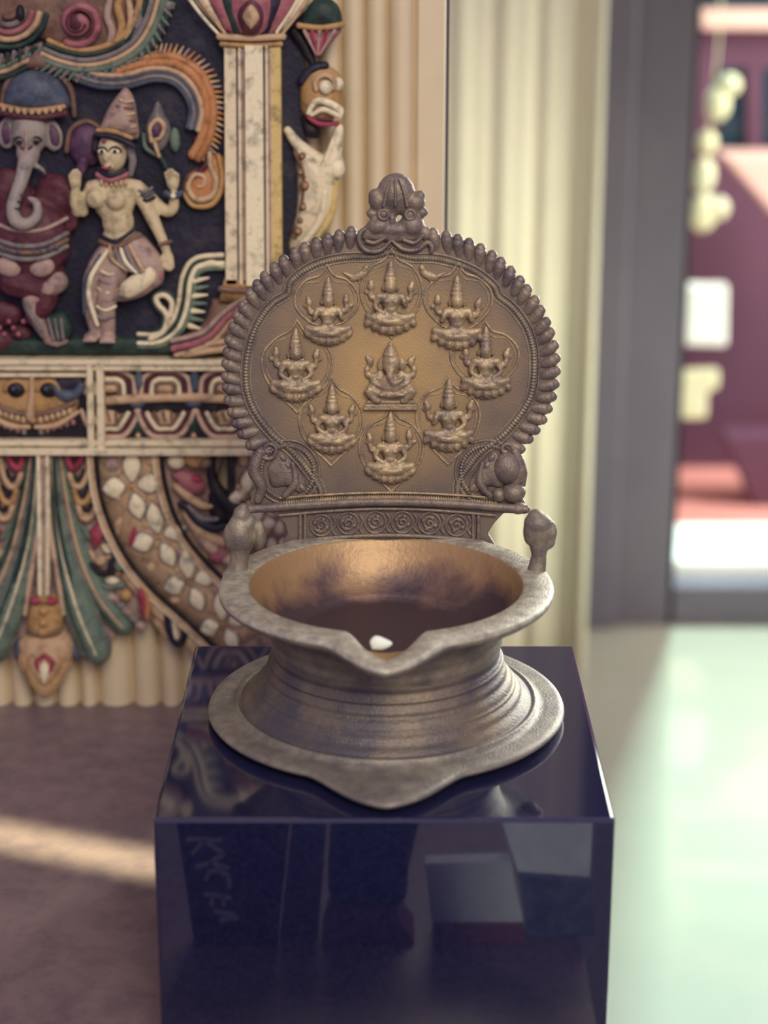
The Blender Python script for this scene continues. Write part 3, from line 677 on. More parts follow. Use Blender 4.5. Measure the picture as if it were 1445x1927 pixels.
# top arch scroll
b = MB()
arcp = [(86, 96), (120, 110), (165, 118), (215, 108), (258, 82), (285, 40), (300, -10)]
strands(b, arcp, [(22, 24, 7, 9, 'dgreen', 18), (12, 12, 6, 7, 'green', 24), (3, 2, 5, 5, 'tan', 26), (-6, -9, 5, 6, 'grey', 26), (-16, -20, 4, 5, 'dgreen', 24), (-24, -30, 5, 7, 'gold', 24)])
c = catmull([(x, y, 0) for x, y in arcp], 24)
for i in range(1, 23):
    tg = (c[i + 1] - c[i - 1]).normalized(); nx, ny = -tg.y, tg.x
    x, y = c[i].x + nx * 24, c[i].y + ny * 24
    b.tube(PN, [(x - nx * 8 + tg.x * 4, y - ny * 8 + tg.y * 4), (x + nx * 10 - tg.x * 6, y + ny * 10 - tg.y * 6)], [5, 2.2], 'grey' if i % 2 else 'green', d=24, n=6)
arcl = [(86, 96), (50, 110), (10, 128), (-40, 130)]
strands(b, arcl, [(-14, -14, 6, 7, 'dgreen', 18), (-4, -4, 5, 5, 'tan', 24), (5, 5, 5, 5, 'green', 24), (15, 15, 5, 5, 'brown', 22)])
for i in range(10):
    x = 80 - i * 12; y = 84 + i * 3.2; b.tube(PN, [(x, y), (x - 3, y + 18)], [5, 2], 'dgreen' if i % 2 else 'grey', d=28, n=5)
b.dome(PN, [(-40, -60), (90, -60), (140, -40), (215, -50), (260, -40), (250, 40), (215, 95), (165, 105), (110, 90), (60, 70), (-40, 90)], 16, 'brown', d=4)
for pts, m in (([(215, 90), (232, 50), (225, 10), (235, -20)], 'gold'), ([(235, 80), (250, 40), (245, 0)], 'tan'), ([(200, 95), (214, 60), (205, 25), (215, -20)], 'mauve'), ([(252, 70), (266, 30), (262, -10)], 'grey')):
    b.tube(PN, pts, [4, 8, 8, 5], m, d=22)
b.tube(PN, spiral(152, 40, 6, 44, -60, 1.5), [12, 10, 9, 7], 'rose', d=26, n=50); b.ell(PN, 150, 42, 24, 20, 20, 14, 'maroon')
b.tube(PN, spiral(152, 40, 14, 30, 20, 1.1), 3, 'maroon', d=36, n=40)
for q in range(5): b.tube(PN, arc(20, 15, 16 + q * 14, 10, 110, 10), [6, 6], ('brown', 'grey', 'rose', 'tan', 'dgreen')[q], d=22 - q)
b.ell(PN, 44, 22, 30, 8, 14, 8, 'black'); b.ell(PN, 318, 8, 20, 14, 10, 10, 'grey'); b.tube(PN, [(290, 30), (300, 5), (318, 8)], 5, 'grey', d=20)
part('arch_scroll', b)
# orange makara tail with blue inner band
b = MB()
tail = [(148, 136), (190, 150), (240, 150), (290, 138), (330, 144), (358, 170), (370, 205), (364, 238)]
strands(b, tail, [(11, 9, 6, 5, 'blue', 18), (3, 3, 5, 5, 'grey', 22), (-5, -4, 4, 4, 'blue', 22), (-12, -12, 5, 6, 'tan', 24)])
tail2 = [(225, 128), (262, 116), (300, 112), (338, 116), (372, 140), (390, 178), (394, 220), (384, 262), (368, 290)]
strands(b, tail2, [(4, 4, 9, 10, 'orange', 20), (-8, -8, 8, 9, 'orange', 18)])
c = catmull([(x, y, 0) for x, y in tail2], 40)
for i in range(6, 39):
    tg = (c[i + 1] - c[i - 1]).normalized(); nx, ny = tg.y, -tg.x
    x, y = c[i].x + nx * 12, c[i].y + ny * 12
    b.tube(PN, [(x, y), (x + nx * 19 + tg.x * 5, y + ny * 19 + tg.y * 5)], [4.5, 1.5], ('orange', 'gold', 'tan', 'mauve')[i % 4], d=16, n=5)
b.dome(PN, [(400, 285), (385, 310), (352, 330), (345, 365), (365, 388), (400, 385), (425, 355), (424, 300)], 18, 'orange', d=2)
b.tube(PN, [(396, 286), (398, 310), (408, 335), (400, 365), (372, 372), (356, 350), (368, 326), (386, 330), (384, 346), (374, 348)], [5, 6, 6, 6, 6, 5, 5, 4, 3], 'tan', d=20, n=50)
b.tube(PN, [(412, 290), (420, 340), (402, 380), (366, 384), (348, 362)], [4, 6, 6, 5, 4], 'gold', d=18)
b.tube(PN, [(392, 290), (386, 312), (356, 336)], [4, 6, 5], 'maroon', d=18); b.tube(PN, [(372, 262), (384, 285), (376, 300)], [8, 9, 6], 'maroon', d=12)
part('makara_tail', b, label='orange curling tail with blue inner band')
# lower right green leaf scrolls
b = MB()
strands(b, [(262, 634), (300, 632), (330, 610), (345, 570), (352, 520), (372, 490), (420, 484)], [(-9, -7, 4, 5, 'cream', 16), (0, 0, 4, 4, 'dgreen', 14), (8, 9, 4, 6, 'ivory', 16), (16, 18, 3, 5, 'green', 14)])
strands(b, [(285, 634), (310, 618), (316, 590), (300, 570), (296, 556), (312, 552), (325, 566), (322, 590)], [(0, 0, 6, 5, 'cream', 18), (-9, -7, 4, 3, 'dgreen', 15)])
for q in range(8):
    x, y = 366 + q * 1 - q * q * .3, 512 + q * 14
    b.tube(PN, [(x, y), (x + 28 - q, y - 8 + q * 2)], [6, 2], 'cream' if q % 2 else 'green', d=14, n=6)
b.tube(PN, [(375, 500), (400, 492), (428, 500)], [5, 7, 3], 'cream', d=16)
part('leaf_scroll', b)
b = MB()
b.dome(PN, [(-60, 640), (60, 634), (260, 632), (340, 640), (350, 664), (-60, 664)], 14, 'dgreen', d=2)
for x, y, rx, ry in ((10, 590, 34, 24), (-10, 640, 40, 22), (40, 625, 22, 14)): b.ell(PN, x, y, 6, rx, ry, 14, 'maroon')
for q in range(7): b.ell(PN, -6 + q * 9, 600 + (q % 3) * 12, 22, 5, 5, 5, 'rose')
part('base_mound', b)

# elephant-headed seated figure
VX = 0.0013
b = MB()
def e_(m, *a): b.ell(PN, a[0], a[1], a[2], a[3], a[4], a[5], m, rot=a[6] if len(a) > 6 else 0)
e_('eleph', 60, 246, 22, 34, 40, 26); e_('eleph', 58, 285, 28, 22, 26, 20)
b.tube(PN, [(58, 292), (52, 325), (44, 352), (38, 378), (44, 402), (64, 408), (82, 394), (82, 370), (68, 362)], [17, 14, 13, 13, 13, 12, 10, 8, 5], 'eleph', d=[38, 56, 66, 74, 78, 78, 76, 74, 72], n=40)
e_('eleph', 100, 252, 14, 20, 30, 10, -12); e_('eleph', 18, 248, 14, 20, 30, 10, 12)
b.tube(PN, [(70, 305), (84, 312), (92, 322)], [6, 5, 2], 'eleph', d=36)
eh = part('elephant_head', b, remesh=VX, label='grey elephant head with curled trunk')
b = MB()
for x in (44, 76): b.ell(PN, x, 262, 44, 6, 4, 4, 'black'); b.tube(PN, arc(x, 262, 10, 200, 340, 8), 2, 'black', d=44)
for q in range(5): b.tube(PN, [(38 + q, 330 + q * 12), (54, 332 + q * 12)], 1.6, 'black', d=64 + q * 5)
b.tube(PN, arc(58, 262, 12, 30, 150, 8), 2, 'maroon', d=48); b.tube(PN, [(58, 240), (58, 285)], [3, 5], 'mauve', d=47)
b.ell(PN, 104, 252, 20, 11, 20, 6, 'purple', rot=-12); b.ell(PN, 16, 248, 20, 10, 20, 6, 'purple')
b.build('face_paint', eh)
b = MB()
b.dome(PN, [(8, 205), (12, 165), (35, 138), (70, 128), (105, 140), (128, 170), (132, 205), (70, 215)], 34, 'blue', d=10)
b.tube(PN, [(6, 212), (12, 165), (36, 132), (70, 120), (108, 134), (136, 168), (142, 215)], [5, 6, 6, 6, 6, 6, 5], 'brown', d=14)
b.tube(PN, [(6, 206), (68, 216), (128, 208)], 7, 'maroon', d=38); b.tube(PN, [(8, 194), (68, 203), (126, 196)], 5, 'gold', d=40)
for q in range(9): b.ell(PN, 16 + q * 13, 199 + 6 * math.sin(PI * q / 8), 46, 5, 6, 5, 'tan')
b.dome(PN, [(48, 128), (58, 100), (72, 88), (86, 100), (98, 128)], 20, 'brown', d=14)
part('elephant_crown', b)
b = MB()
e_('maroon', 60, 445, 22, 78, 78, 46); e_('maroon', 60, 510, 16, 66, 44, 36); e_('maroon', 20, 360, 12, 44, 44, 24); e_('maroon', 104, 365, 12, 36, 40, 22)
b.tube(PN, [(110, 345), (140, 370), (138, 420)], [20, 16, 12], 'maroon', d=16); b.tube(PN, [(8, 350), (-30, 380), (-20, 430)], [20, 16, 12], 'maroon', d=16)
b.tube(PN, [(30, 520), (90, 548), (70, 590)], [34, 26, 20], 'maroon', d=24)
eb = part('elephant_body', b, remesh=VX)
b = MB()
for y, m, r in ((418, 'mauve', 4), (446, 'grey', 5), (458, 'brown', 5), (470, 'grey', 5)): b.tube(PN, [(-20, y - 14), (30, y + 2), (62, y + 5), (95, y + 2), (132, y - 14)], r, m, d=[42, 62, 68, 62, 40])
for q in range(9): b.ell(PN, 4 + q * 14, 455 + 7 * math.sin(PI * q / 8), 60 + 6 * math.sin(PI * q / 8), 5, 5, 5, 'blue')
b.ell(PN, 26, 492, 54, 24, 18, 10, 'mauve', rot=15); b.ell(PN, 88, 492, 54, 24, 18, 10, 'mauve', rot=-15)
b.build('belly_band', eb)
b = MB()
b.tube(PN, [(112, 525), (80, 545), (62, 560), (84, 610), (98, 632)], [22, 20, 15, 13, 9], 'mauve', d=[28, 30, 34, 30, 26])
b.tube(PN, [(92, 636), (112, 640), (128, 636)], [7, 8, 5], 'mauve', d=24)
lg = part('elephant_leg', b, remesh=VX)
b = MB(); b.dome(PN, [(88, 590), (124, 580), (142, 612), (126, 634), (102, 630)], 20, 'dgreen', d=26); b.tube(PN, [(56, 556), (66, 580), (84, 610)], [5, 5, 4], 'grey', d=46)
for q in range(3): b.tube(PN, [(98 + q * 12, 592), (108 + q * 9, 628)], 3, 'grey', d=44)
b.build('anklet', lg)

# goddess-like seated woman
b = MB(); m = 'skin'
e_(m, 216, 282, 34, 27, 36, 26); e_(m, 207, 289, 58, 5, 8, 6); e_(m, 212, 306, 54, 9, 6, 6)
b.tube(PN, [(216, 312), (216, 335)], 15, m, d=30)
b.tube(PN, [(176, 348), (216, 342), (262, 348)], [13, 17, 14], m, d=28)
e_(m, 218, 372, 26, 40, 40, 24); e_(m, 186, 366, 46, 18, 18, 16); e_(m, 224, 368, 46, 19, 19, 17); e_(m, 226, 412, 28, 30, 34, 22); e_(m, 230, 440, 28, 34, 18, 20)
b.tube(PN, [(262, 350), (276, 376), (298, 420)], [15, 14, 12], m, d=[28, 32, 34]); b.tube(PN, [(296, 416), (310, 446), (320, 474)], [12, 10, 8], m, d=[34, 36, 36])
e_(m, 320, 480, 36, 11, 14, 9)
for q, (dx, L) in enumerate(((-7, 16), (-2, 22), (3, 23), (8, 18))): b.tube(PN, [(320 + dx, 484), (321 + dx * 1.1, 484 + L * .6), (319 + dx * 1.2, 478 + L)], [4.2, 4, 3], m, d=[38, 42, 40], n=7)
b.tube(PN, [(310, 476), (306, 486), (308, 494)], [4.5, 4, 3], m, d=40, n=6)
b.tube(PN, [(178, 350), (158, 380), (150, 392)], [14, 13, 12], m, d=[26, 24, 28]); b.tube(PN, [(160, 392), (148, 378), (148, 350)], [12, 12, 9], m, d=[28, 34, 38])
e_(m, 148, 338, 40, 11, 14, 9)
for q, (dx, L) in enumerate(((-8, 16), (-3, 22), (3, 22), (8, 16))): b.tube(PN, [(148 + dx, 334), (148 + dx * 1.1, 334 - L * .6), (150 + dx, 334 - L)], [4.2, 4, 3], m, d=[42, 46, 50], n=7)
b.tube(PN, [(268, 352), (310, 392), (328, 388), (330, 362)], [12, 12, 11, 9], m, d=[22, 18, 22, 26])
e_(m, 328, 340, 26, 12, 15, 9)
for q, (dx, L) in enumerate(((-9, 18), (-3, 25), (3, 25), (9, 18))): b.tube(PN, [(328 + dx, 336), (327 + dx * 1.2, 336 - L * .6), (324 + dx, 338 - L)], [4.2, 4, 3], m, d=[28, 32, 36], n=7)
wb = part('woman_body', b, remesh=0.0011, label='pale yellow woman figure with raised arms')
b = MB()
for cx, w1 in ((200, 8), (224, 9)):
    b.ell(PN, cx, 277, 57, w1, 4.5, 3, 'ivory'); b.ell(PN, cx, 277, 60, 3.5, 3.5, 2, 'navy'); b.tube(PN, arc(cx, 281, w1 + 3, 200, 340, 8), 2.2, 'navy', d=57)
b.tube(PN, [(201, 306), (208, 308), (216, 305)], 2.2, 'red', d=60); b.ell(PN, 204, 258, 56, 4, 4, 3, 'red')
b.build('face_paint', wb)
b = MB()
b.dome(PN, [(188, 246), (205, 205), (228, 172), (240, 162), (254, 180), (262, 220), (262, 258), (225, 250)], 26, 'mauve', d=26)
for t in range(6): y = 182 + t * 12; b.tube(PN, [(232 - t * 6, y), (242, y + 4), (256 + t, y + 2)], [3, 4, 3], 'brown' if t % 2 else 'tan', d=48 - t)
b.tube(PN, [(190, 246), (220, 250), (250, 262), (262, 270)], [5, 6, 6, 4], 'navy', d=56); b.tube(PN, [(192, 238), (222, 240), (254, 252)], [4, 5, 4], 'gold', d=56)
b.tube(PN, [(246, 270), (254, 296), (250, 322)], [8, 8, 6], 'grey', d=34); b.tube(PN, [(186, 252), (184, 275)], 6, 'black', d=38)
b.build('crown', wb)
b = MB()
b.tube(PN, [(192, 312), (214, 322), (240, 314)], 4.5, 'navy', d=[44, 54, 44]); b.tube(PN, [(190, 322), (214, 332), (244, 322)], 5.5, 'rose', d=[42, 50, 42])
for q in range(6): b.ell(PN, 198 + q * 9, 336 + 3 * math.sin(PI * q / 5), 48, 3.5, 6, 4, 'tan')
b.build('necklace', wb)
for q in range(3):
    b = MB(); b.tube(PN, [(260 + q * 3, 350 + q * 9), (276 + q * 3, 354 + q * 8), (290 + q * 2, 348 + q * 9)], 3, ('grey', 'blue', 'navy')[q], d=[36, 48, 34]); b.build('armlet', wb)
b = MB(); b.tube(PN, [(316, 358), (330, 364), (344, 358)], 6, 'blue', d=34); b.ell(PN, 330, 362, 42, 5, 5, 4, 'ivory'); b.build('bracelet', wb)
b = MB(); b.tube(PN, [(306, 452), (326, 446)], 4, 'brown', d=46); b.build('bracelet', wb)
b = MB(); m = 'mauve'
e_(m, 236, 462, 26, 42, 28, 24); b.tube(PN, [(256, 460), (284, 490), (290, 512)], [30, 28, 24], m, d=[28, 34, 36])
b.tube(PN, [(290, 510), (266, 532), (234, 546)], [24, 20, 15], m, d=[36, 38, 36])
b.tube(PN, [(216, 466), (190, 498), (176, 530), (176, 580), (184, 618)], [26, 22, 16, 13, 10], m, d=[28, 36, 38, 34, 28])
b.tube(PN, [(240, 470), (220, 510), (206, 556), (208, 616)], [26, 24, 19, 14], m, d=[28, 40, 42, 30])
b.ell(PN, 176, 626, 34, 14, 9, 18, m); b.ell(PN, 208, 627, 36, 16, 9, 20, m)
for q in range(4): b.ell(PN, 165 + q * 7, 630, 48, 3.5, 4, 5, m); b.ell(PN, 197 + q * 8, 631, 52, 3.8, 4.2, 5, m)
wl = part('woman_legs', b, remesh=0.0012, label='dusty pink skirt and bent legs')
b = MB()
b.tube(PN, [(196, 436), (226, 444), (262, 420)], [3, 4, 3], 'navy', d=[42, 54, 44]); b.tube(PN, [(194, 446), (228, 454), (266, 434)], 5, 'brown', d=[42, 54, 46])
for q in range(5): b.tube(PN, [(214 + q * 9, 452), (218 + q * 13, 474 + q * 3), (246 + q * 9, 496 + q * 2)], [3, 4, 3], ('tan', 'grey', 'ivory', 'grey', 'tan')[q], d=[52, 62, 64])
for q in range(6):
    y = 498 + q * 17; x = 214 - q * 2; b.tube(PN, [(x - 20 + q, y), (x, y + 6), (x + 22 - q, y)], 3, 'grey' if q % 2 else 'cream', d=[50, 64 - q * 2, 50])
b.tube(PN, [(210, 462), (182, 505), (176, 545), (190, 600)], [4, 5, 5, 4], 'ivory', d=[54, 62, 60, 50]); b.tube(PN, [(196, 470), (168, 520), (166, 580)], [3, 3, 3], 'blue', d=[50, 56, 48])
b.dome(PN, [(232, 545), (236, 522), (268, 500), (292, 490), (300, 512), (280, 535), (250, 550)], 14, 'cream', d=56)
b.tube(PN, [(292, 488), (306, 508), (290, 530)], [5, 7, 5], 'rose', d=46)
b.build('skirt_folds', wl)
b = MB(); b.dome(PN, [(128, 275), (140, 240), (165, 228), (190, 240), (196, 280), (180, 310), (145, 308)], 24, 'purple', d=6); b.tube(PN, [(128, 282), (136, 242), (165, 226), (190, 238)], 5, 'brown', d=16); b.tube(PN, [(160, 300), (152, 325), (146, 345)], [12, 10, 8], 'purple', d=16)
part('fan', b)
b = MB()
b.dome(PN, [(272, 240), (284, 215), (298, 190), (312, 218), (322, 238), (318, 265), (300, 285), (278, 268)], 18, 'grey', d=8)
b.tube(PN, [(288, 262), (286, 236), (300, 222), (312, 236), (304, 256), (294, 262), (302, 290)], [4, 5, 5, 5, 4, 4, 4], 'tan', d=26, n=30); b.ell(PN, 297, 242, 26, 9, 12, 8, 'purple')
b.ell(PN, 330, 262, 8, 10, 22, 8, 'green'); b.tube(PN, [(300, 285), (312, 305), (322, 325)], [4, 5, 5], 'dgreen', d=22); b.tube(PN, [(272, 250), (276, 275), (296, 290)], [3, 5, 4], 'green', d=16)
part('lotus_bud', b)

# lower hanging bracket
DK = -10
b = MB()
b.slab(PN, [(-140, 846), (420, 846), (405, 900), (425, 960), (440, 1060), (520, 1150), (520, 1240), (368, 1232), (330, 1205), (300, 1178), (285, 1170), (250, 1160), (200, 1215), (130, 1215), (95, 1240), (40, 1215), (-60, 1215), (-140, 1160)], -46, DK, 'mauve')
br = part('bracket_board', b, smooth=False)
# leaf fan
def leaf(path, r, m, d, edge, vein):
    b.tube(PN, path, r, m, d=d, flat=.9, n=36)
    b.tube(PN, path, [q * .16 + 1.5 for q in r], edge, d=d + 3, off=[q * .86 for q in r], n=36); b.tube(PN, path, [q * .16 + 1.5 for q in r], edge, d=d + 3, off=[-q * .86 for q in r], n=36)
    b.tube(PN, path, [2, 3, 3.5, 3, 2], vein, d=[d + q * .86 for q in r], n=36)
    b.tube(PN, path, [1.5, 3, 3.5, 3, 2], 'dgreen', d=[d + q * .72 for q in r], off=[q * .45 for q in r], n=36)
b = MB()
for sx in (1, -1):
    X = lambda x: 86 + sx * (x - 86)
    leaf([(X(112), 850), (X(126), 940), (X(150), 1040), (X(186), 1120), (X(232), 1178)], [11, 14, 19, 24, 21], 'green', -8, 'grey', 'tan')
    leaf([(X(98), 850), (X(108), 950), (X(124), 1050), (X(150), 1140), (X(184), 1222)], [9, 14, 21, 31, 29], 'green', 4, 'grey', 'cream')
    b.tube(PN, [(X(92), 850), (X(96), 980), (X(112), 1080), (X(122), 1150)], [4, 5, 6, 4], 'pinktan', d=18)
    b.tube(PN, [(X(104), 850), (X(112), 960), (X(135), 1080), (X(165), 1180)], [3, 4, 5, 3], 'dgreen', d=22)
b.tube(PN, [(84, 850), (86, 960), (86, 1060), (86, 1112)], [13, 15, 14, 12], 'mauve', d=10); b.tube(PN, [(76, 850), (78, 960), (79, 1110)], [4, 5, 4], 'ivory', d=26); b.tube(PN, [(93, 850), (94, 960), (93, 1110)], [4, 5, 4], 'cream', d=26)
part('leaf_fan', b)
b = MB()
b.dome(PN, [(60, 1120), (112, 1120), (118, 1190), (86, 1200), (54, 1190)], 16, 'gold', d=12)
b.dome(PN, [(36, 1205), (60, 1182), (90, 1178), (118, 1182), (140, 1205), (132, 1250), (108, 1290), (88, 1308), (66, 1290), (44, 1250)], 20, 'tan', d=8)
for k, m in enumerate(('gold', 'tan', 'gold', 'tan', 'red')):
    q = 1 - k * .17; b.tube(PN, [(88, 1240 - 52 * q), (88 - 46 * q, 1240 - 12 * q), (88 - 30 * q, 1240 + 32 * q), (88, 1240 + 60 * q), (88 + 30 * q, 1240 + 32 * q), (88 + 46 * q, 1240 - 12 * q), (88, 1240 - 52 * q)], 4, m, d=14 + k * 4, n=50, closed=True)
b.dome(PN, [(88, 1232), (98, 1250), (88, 1276), (78, 1250)], 8, 'ivory', d=30)
for y in (1118, 1140, 1162, 1180): b.ell(PN, 86, y, 28, 10, 9, 9, 'gold')
b.ell(PN, 100, 1122, 26, 14, 9, 8, 'red'); b.ell(PN, 72, 1122, 26, 12, 9, 8, 'red'); b.tube(PN, [(60, 1176), (88, 1186), (116, 1176)], 5, 'brown', d=26)
b.ell(PN, 38, 1220, 2, 12, 26, 10, 'blue', rot=15); b.ell(PN, 138, 1220, 2, 12, 26, 10, 'blue', rot=-15)
part('pendant_drop', b)
# scrollwork between fan and band
for sx in (1, -1):
    b = MB()
    X = lambda x: 86 + sx * (x - 86)
    b.tube(PN, [(X(126), 852), (X(134), 878), (X(146), 876), (X(158), 852)], [6, 7, 7, 6], 'red', d=6); b.ell(PN, X(142), 858, 4, 8, 10, 6, 'maroon')
    for k in range(3):
        y = 892 + k * 30; x = 140 + k * 8
        b.tube(PN, [(X(x - 8), y), (X(x), y + 20), (X(x + 14), y + 20), (X(x + 26), y - 4), (X(x + 30), y - 30)], [6, 6, 6, 5, 4], ('tan', 'gold', 'tan')[k], d=6); b.tube(PN, [(X(x + 2), y + 4), (X(x + 12), y + 6), (X(x + 18), y - 10)], [4, 4, 3], 'black', d=6)
    b.dome(PN, [(X(168), 1000), (X(196), 972), (X(206), 990), (X(196), 1012), (X(178), 1032)], 16, 'red', d=2)
    b.ell(PN, X(190), 1052, 8, 11, 11, 8, 'tan'); b.tube(PN, [(X(170), 1060), (X(188), 1076), (X(214), 1072), (X(226), 1048)], [5, 6, 6, 4], 'black', d=4)
    b.tube(PN, arc(X(222), 1062, 14, 120, 400, 14), 5, 'navy', d=8); b.ell(PN, X(224), 1060, 8, 8, 16, 7, 'green'); b.ell(PN, X(212), 1090, 8, 14, 8, 8, 'cream')
    b.tube(PN, [(X(170), 1084), (X(196), 1102), (X(232), 1100)], [6, 7, 5], 'green', d=2); b.ell(PN, X(238), 1118, 6, 12, 12, 9, 'gold')
    for k in range(4):
        b.tube(PN, [(X(128 + k * 14), 900 + k * 46), (X(142 + k * 14), 924 + k * 44), (X(160 + k * 15), 922 + k * 42)], [4, 6, 3], ('dgreen', 'mauve', 'green', 'tan')[k], d=0)
        b.tube(PN, spiral(X(172 + k * 17), 940 + k * 44, 3, 11, 60 * k, 1.2), 3.4, ('tan', 'rose', 'cream', 'gold')[k], d=2)
    for k in range(5): b.ell(PN, X(214 + k * 13), 1124 + k * 13, 4, 14, 8, 8, 'grey' if k % 2 else 'mauve', rot=35 * sx)
    b.tube(PN, [(X(262), 1085), (X(272), 1120), (X(276), 1155)], [8, 12, 8], 'red', d=8); b.tube(PN, [(X(272), 1095), (X(280), 1125), (X(278), 1160)], [4, 6, 4], 'orange', d=14)
    if sx > 0: b.tube(PN, [(X(240), 1085), (X(300), 1150), (X(372), 1222)], [12, 16, 14], 'tan', d=-4)
    if sx > 0: b.tube(PN, [(X(296), 1170), (X(320), 1195), (X(350), 1215)], [10, 12, 8], 'tan', d=-6)
    if sx > 0: b.tube(PN, [(X(316), 1140), (X(318), 1175), (X(332), 1205), (X(346), 1200), (X(344), 1170), (X(326), 1142)], [6, 8, 8, 7, 7, 5], 'navy', d=10); b.tube(PN, [(X(326), 1160), (X(332), 1196)], [4, 7], 'cream', d=10)
    part('scrollwork', b)
# curved flower band
b = MB()
eA = [(182, 848), (190, 920), (210, 985), (244, 1050), (290, 1106), (350, 1160), (425, 1232)]
eB = [(305, 848), (311, 900), (328, 960), (356, 1012), (400, 1064), (450, 1108), (520, 1160)]
ca = catmull([(x, y, 0) for x, y in eA], 30); cb = catmull([(x, y, 0) for x, y in eB], 30)
V = []; F = []
for p, q in zip(ca, cb): V += [PN.pt(p.x, p.y, 6), PN.pt(q.x, q.y, 6), PN.pt(p.x, p.y, -40), PN.pt(q.x, q.y, -40)]
for i in range(29):
    a = 4 * i; F += [(a, a + 1, a + 5, a + 4), (a + 2, a + 6, a + 7, a + 3), (a, a + 4, a + 6, a + 2), (a + 1, a + 3, a + 7, a + 5)]
F += [(0, 2, 3, 1), (116, 117, 119, 118)]
b.add(V, F, 'tan')
for pth in (eA, eB):
    b.tube(PN, pth, 4.5, 'black', d=14, n=60); b.tube(PN, pth, 4.5, 'tan', d=15, n=60, off=9); b.tube(PN, pth, 3, 'cream', d=15, n=60, off=15)
fb = part('flower_band', b)
for cx, cy, s, rot in ((249, 912, 1.2, 0), (300, 1008, 1.12, -12), (358, 1092, 1.08, -8), (422, 1170, 1.0, -10), (465, 930, .8, 0), (486, 985, .7, 0)):
    b = MB()
    for k, (dx, dy, rx, ry, rr) in enumerate(((0, -31, 13, 25, 0), (-27, 3, 17, 15, 20), (27, -4, 18, 14, -35), (8, 31, 12, 20, -8))):
        a = math.radians(rot); x = cx + s * (dx * math.cos(a) - dy * math.sin(a)); y = cy + s * (dx * math.sin(a) + dy * math.cos(a))
        q_ = math.atan2(y - cy, x - cx); L_ = max(rx, ry) * s; W_ = min(rx, ry) * s
        pet = lambda g: [(x + (u * L_ + g * su) * math.cos(q_) - (v * W_ + g * sv) * math.sin(q_), y + (u * L_ + g * su) * math.sin(q_) + (v * W_ + g * sv) * math.cos(q_)) for u, v, su, sv in ((1.15, 0, 1.4, 0), (.55, .82, .5, 1), (-.1, 1.05, 0, 1), (-.75, .5, -.5, .7), (-1.0, 0, -1, 0), (-.75, -.5, -.5, -.7), (-.1, -1.05, 0, -1), (.55, -.82, .5, -1))]
        b.dome(PN, pet(3.5), 4, 'grey', d=6); b.dome(PN, pet(0), 8, 'ivory', d=11)
    b.ell(PN, cx, cy, 12, 5, 5, 5, 'gold')
    for k in range(4): a = k * 1.57 + .8; b.ell(PN, cx + 30 * s * math.cos(a), cy + 28 * s * math.sin(a), 8, 6, 6, 5, 'tan', seg=8, rg=6)
    b.build('flower', fb)
b = MB()
for x, y, rx, ry, m, rot in ((212, 872, 16, 14, 'mauve', 0), (288, 866, 13, 11, 'tan', 0), (222, 990, 8, 20, 'tan', 15), (306, 950, 10, 12, 'rose', 0), (250, 1008, 6, 22, 'red', 15), (345, 1036, 12, 12, 'mauve', 0), (284, 1066, 10, 10, 'tan', 0), (408, 1108, 12, 12, 'mauve', 0), (330, 1128, 10, 8, 'tan', 0)):
    b = MB(); b.ell(PN, x, y, 6, rx, ry, 6, m, rot=rot); b.build('inlay', fb)
# right bracket foliage, dark bar, mosaic column
b = MB()
b.ell(PN, 372, 862, 6, 26, 18, 14, 'gold'); b.ell(PN, 332, 866, 6, 18, 16, 12, 'cream'); b.ell(PN, 385, 868, 12, 14, 12, 10, 'brown')
b.dome(PN, [(322, 890), (345, 884), (378, 895), (388, 920), (372, 930), (340, 915)], 14, 'rose', d=4); b.ell(PN, 368, 900, 10, 14, 10, 8, 'red')
b.tube(PN, [(330, 912), (352, 930), (380, 948), (398, 950)], [6, 9, 8, 4], 'tan', d=8); b.tube(PN, [(340, 945), (352, 950), (372, 975), (402, 990), (425, 985)], [6, 8, 9, 9, 6], 'navy', d=12); b.tube(PN, [(356, 948), (380, 970), (410, 972)], [4, 6, 4], 'grey', d=16)
b.tube(PN, [(352, 965), (380, 1000), (420, 1020)], [10, 13, 10], 'tan', d=4); b.tube(PN, [(370, 1000), (400, 1030), (440, 1060)], [8, 12, 10], 'pinktan', d=4); b.ell(PN, 412, 1042, 8, 20, 16, 10, 'rose', rot=-35)
b.tube(PN, [(398, 855), (400, 900), (418, 935), (440, 955)], [8, 10, 16, 18], 'black', d=4); b.dome(PN, [(392, 930), (440, 925), (450, 985), (400, 980)], 12, 'black', d=0)
part('foliage', b)
b = MB(); b.slab(PN, [(428, 848), (442, 848), (444, 990), (430, 990)], -40, 16, 'black'); part('dark_bar', b, smooth=False, bevel=0.001)
b = MB(); b.slab(PN, [(442, 848), (520, 848), (560, 1060), (446, 1040)], -40, 0, 'mauve')
for k in range(6):
    for j in range(4): b.ell(PN, 458 + j * 22 + (k % 2) * 9, 864 + k * 32, 2, 10, 14, 8, 'cream' if (k + j) % 3 else 'tan')
part('stone_inlay', b)

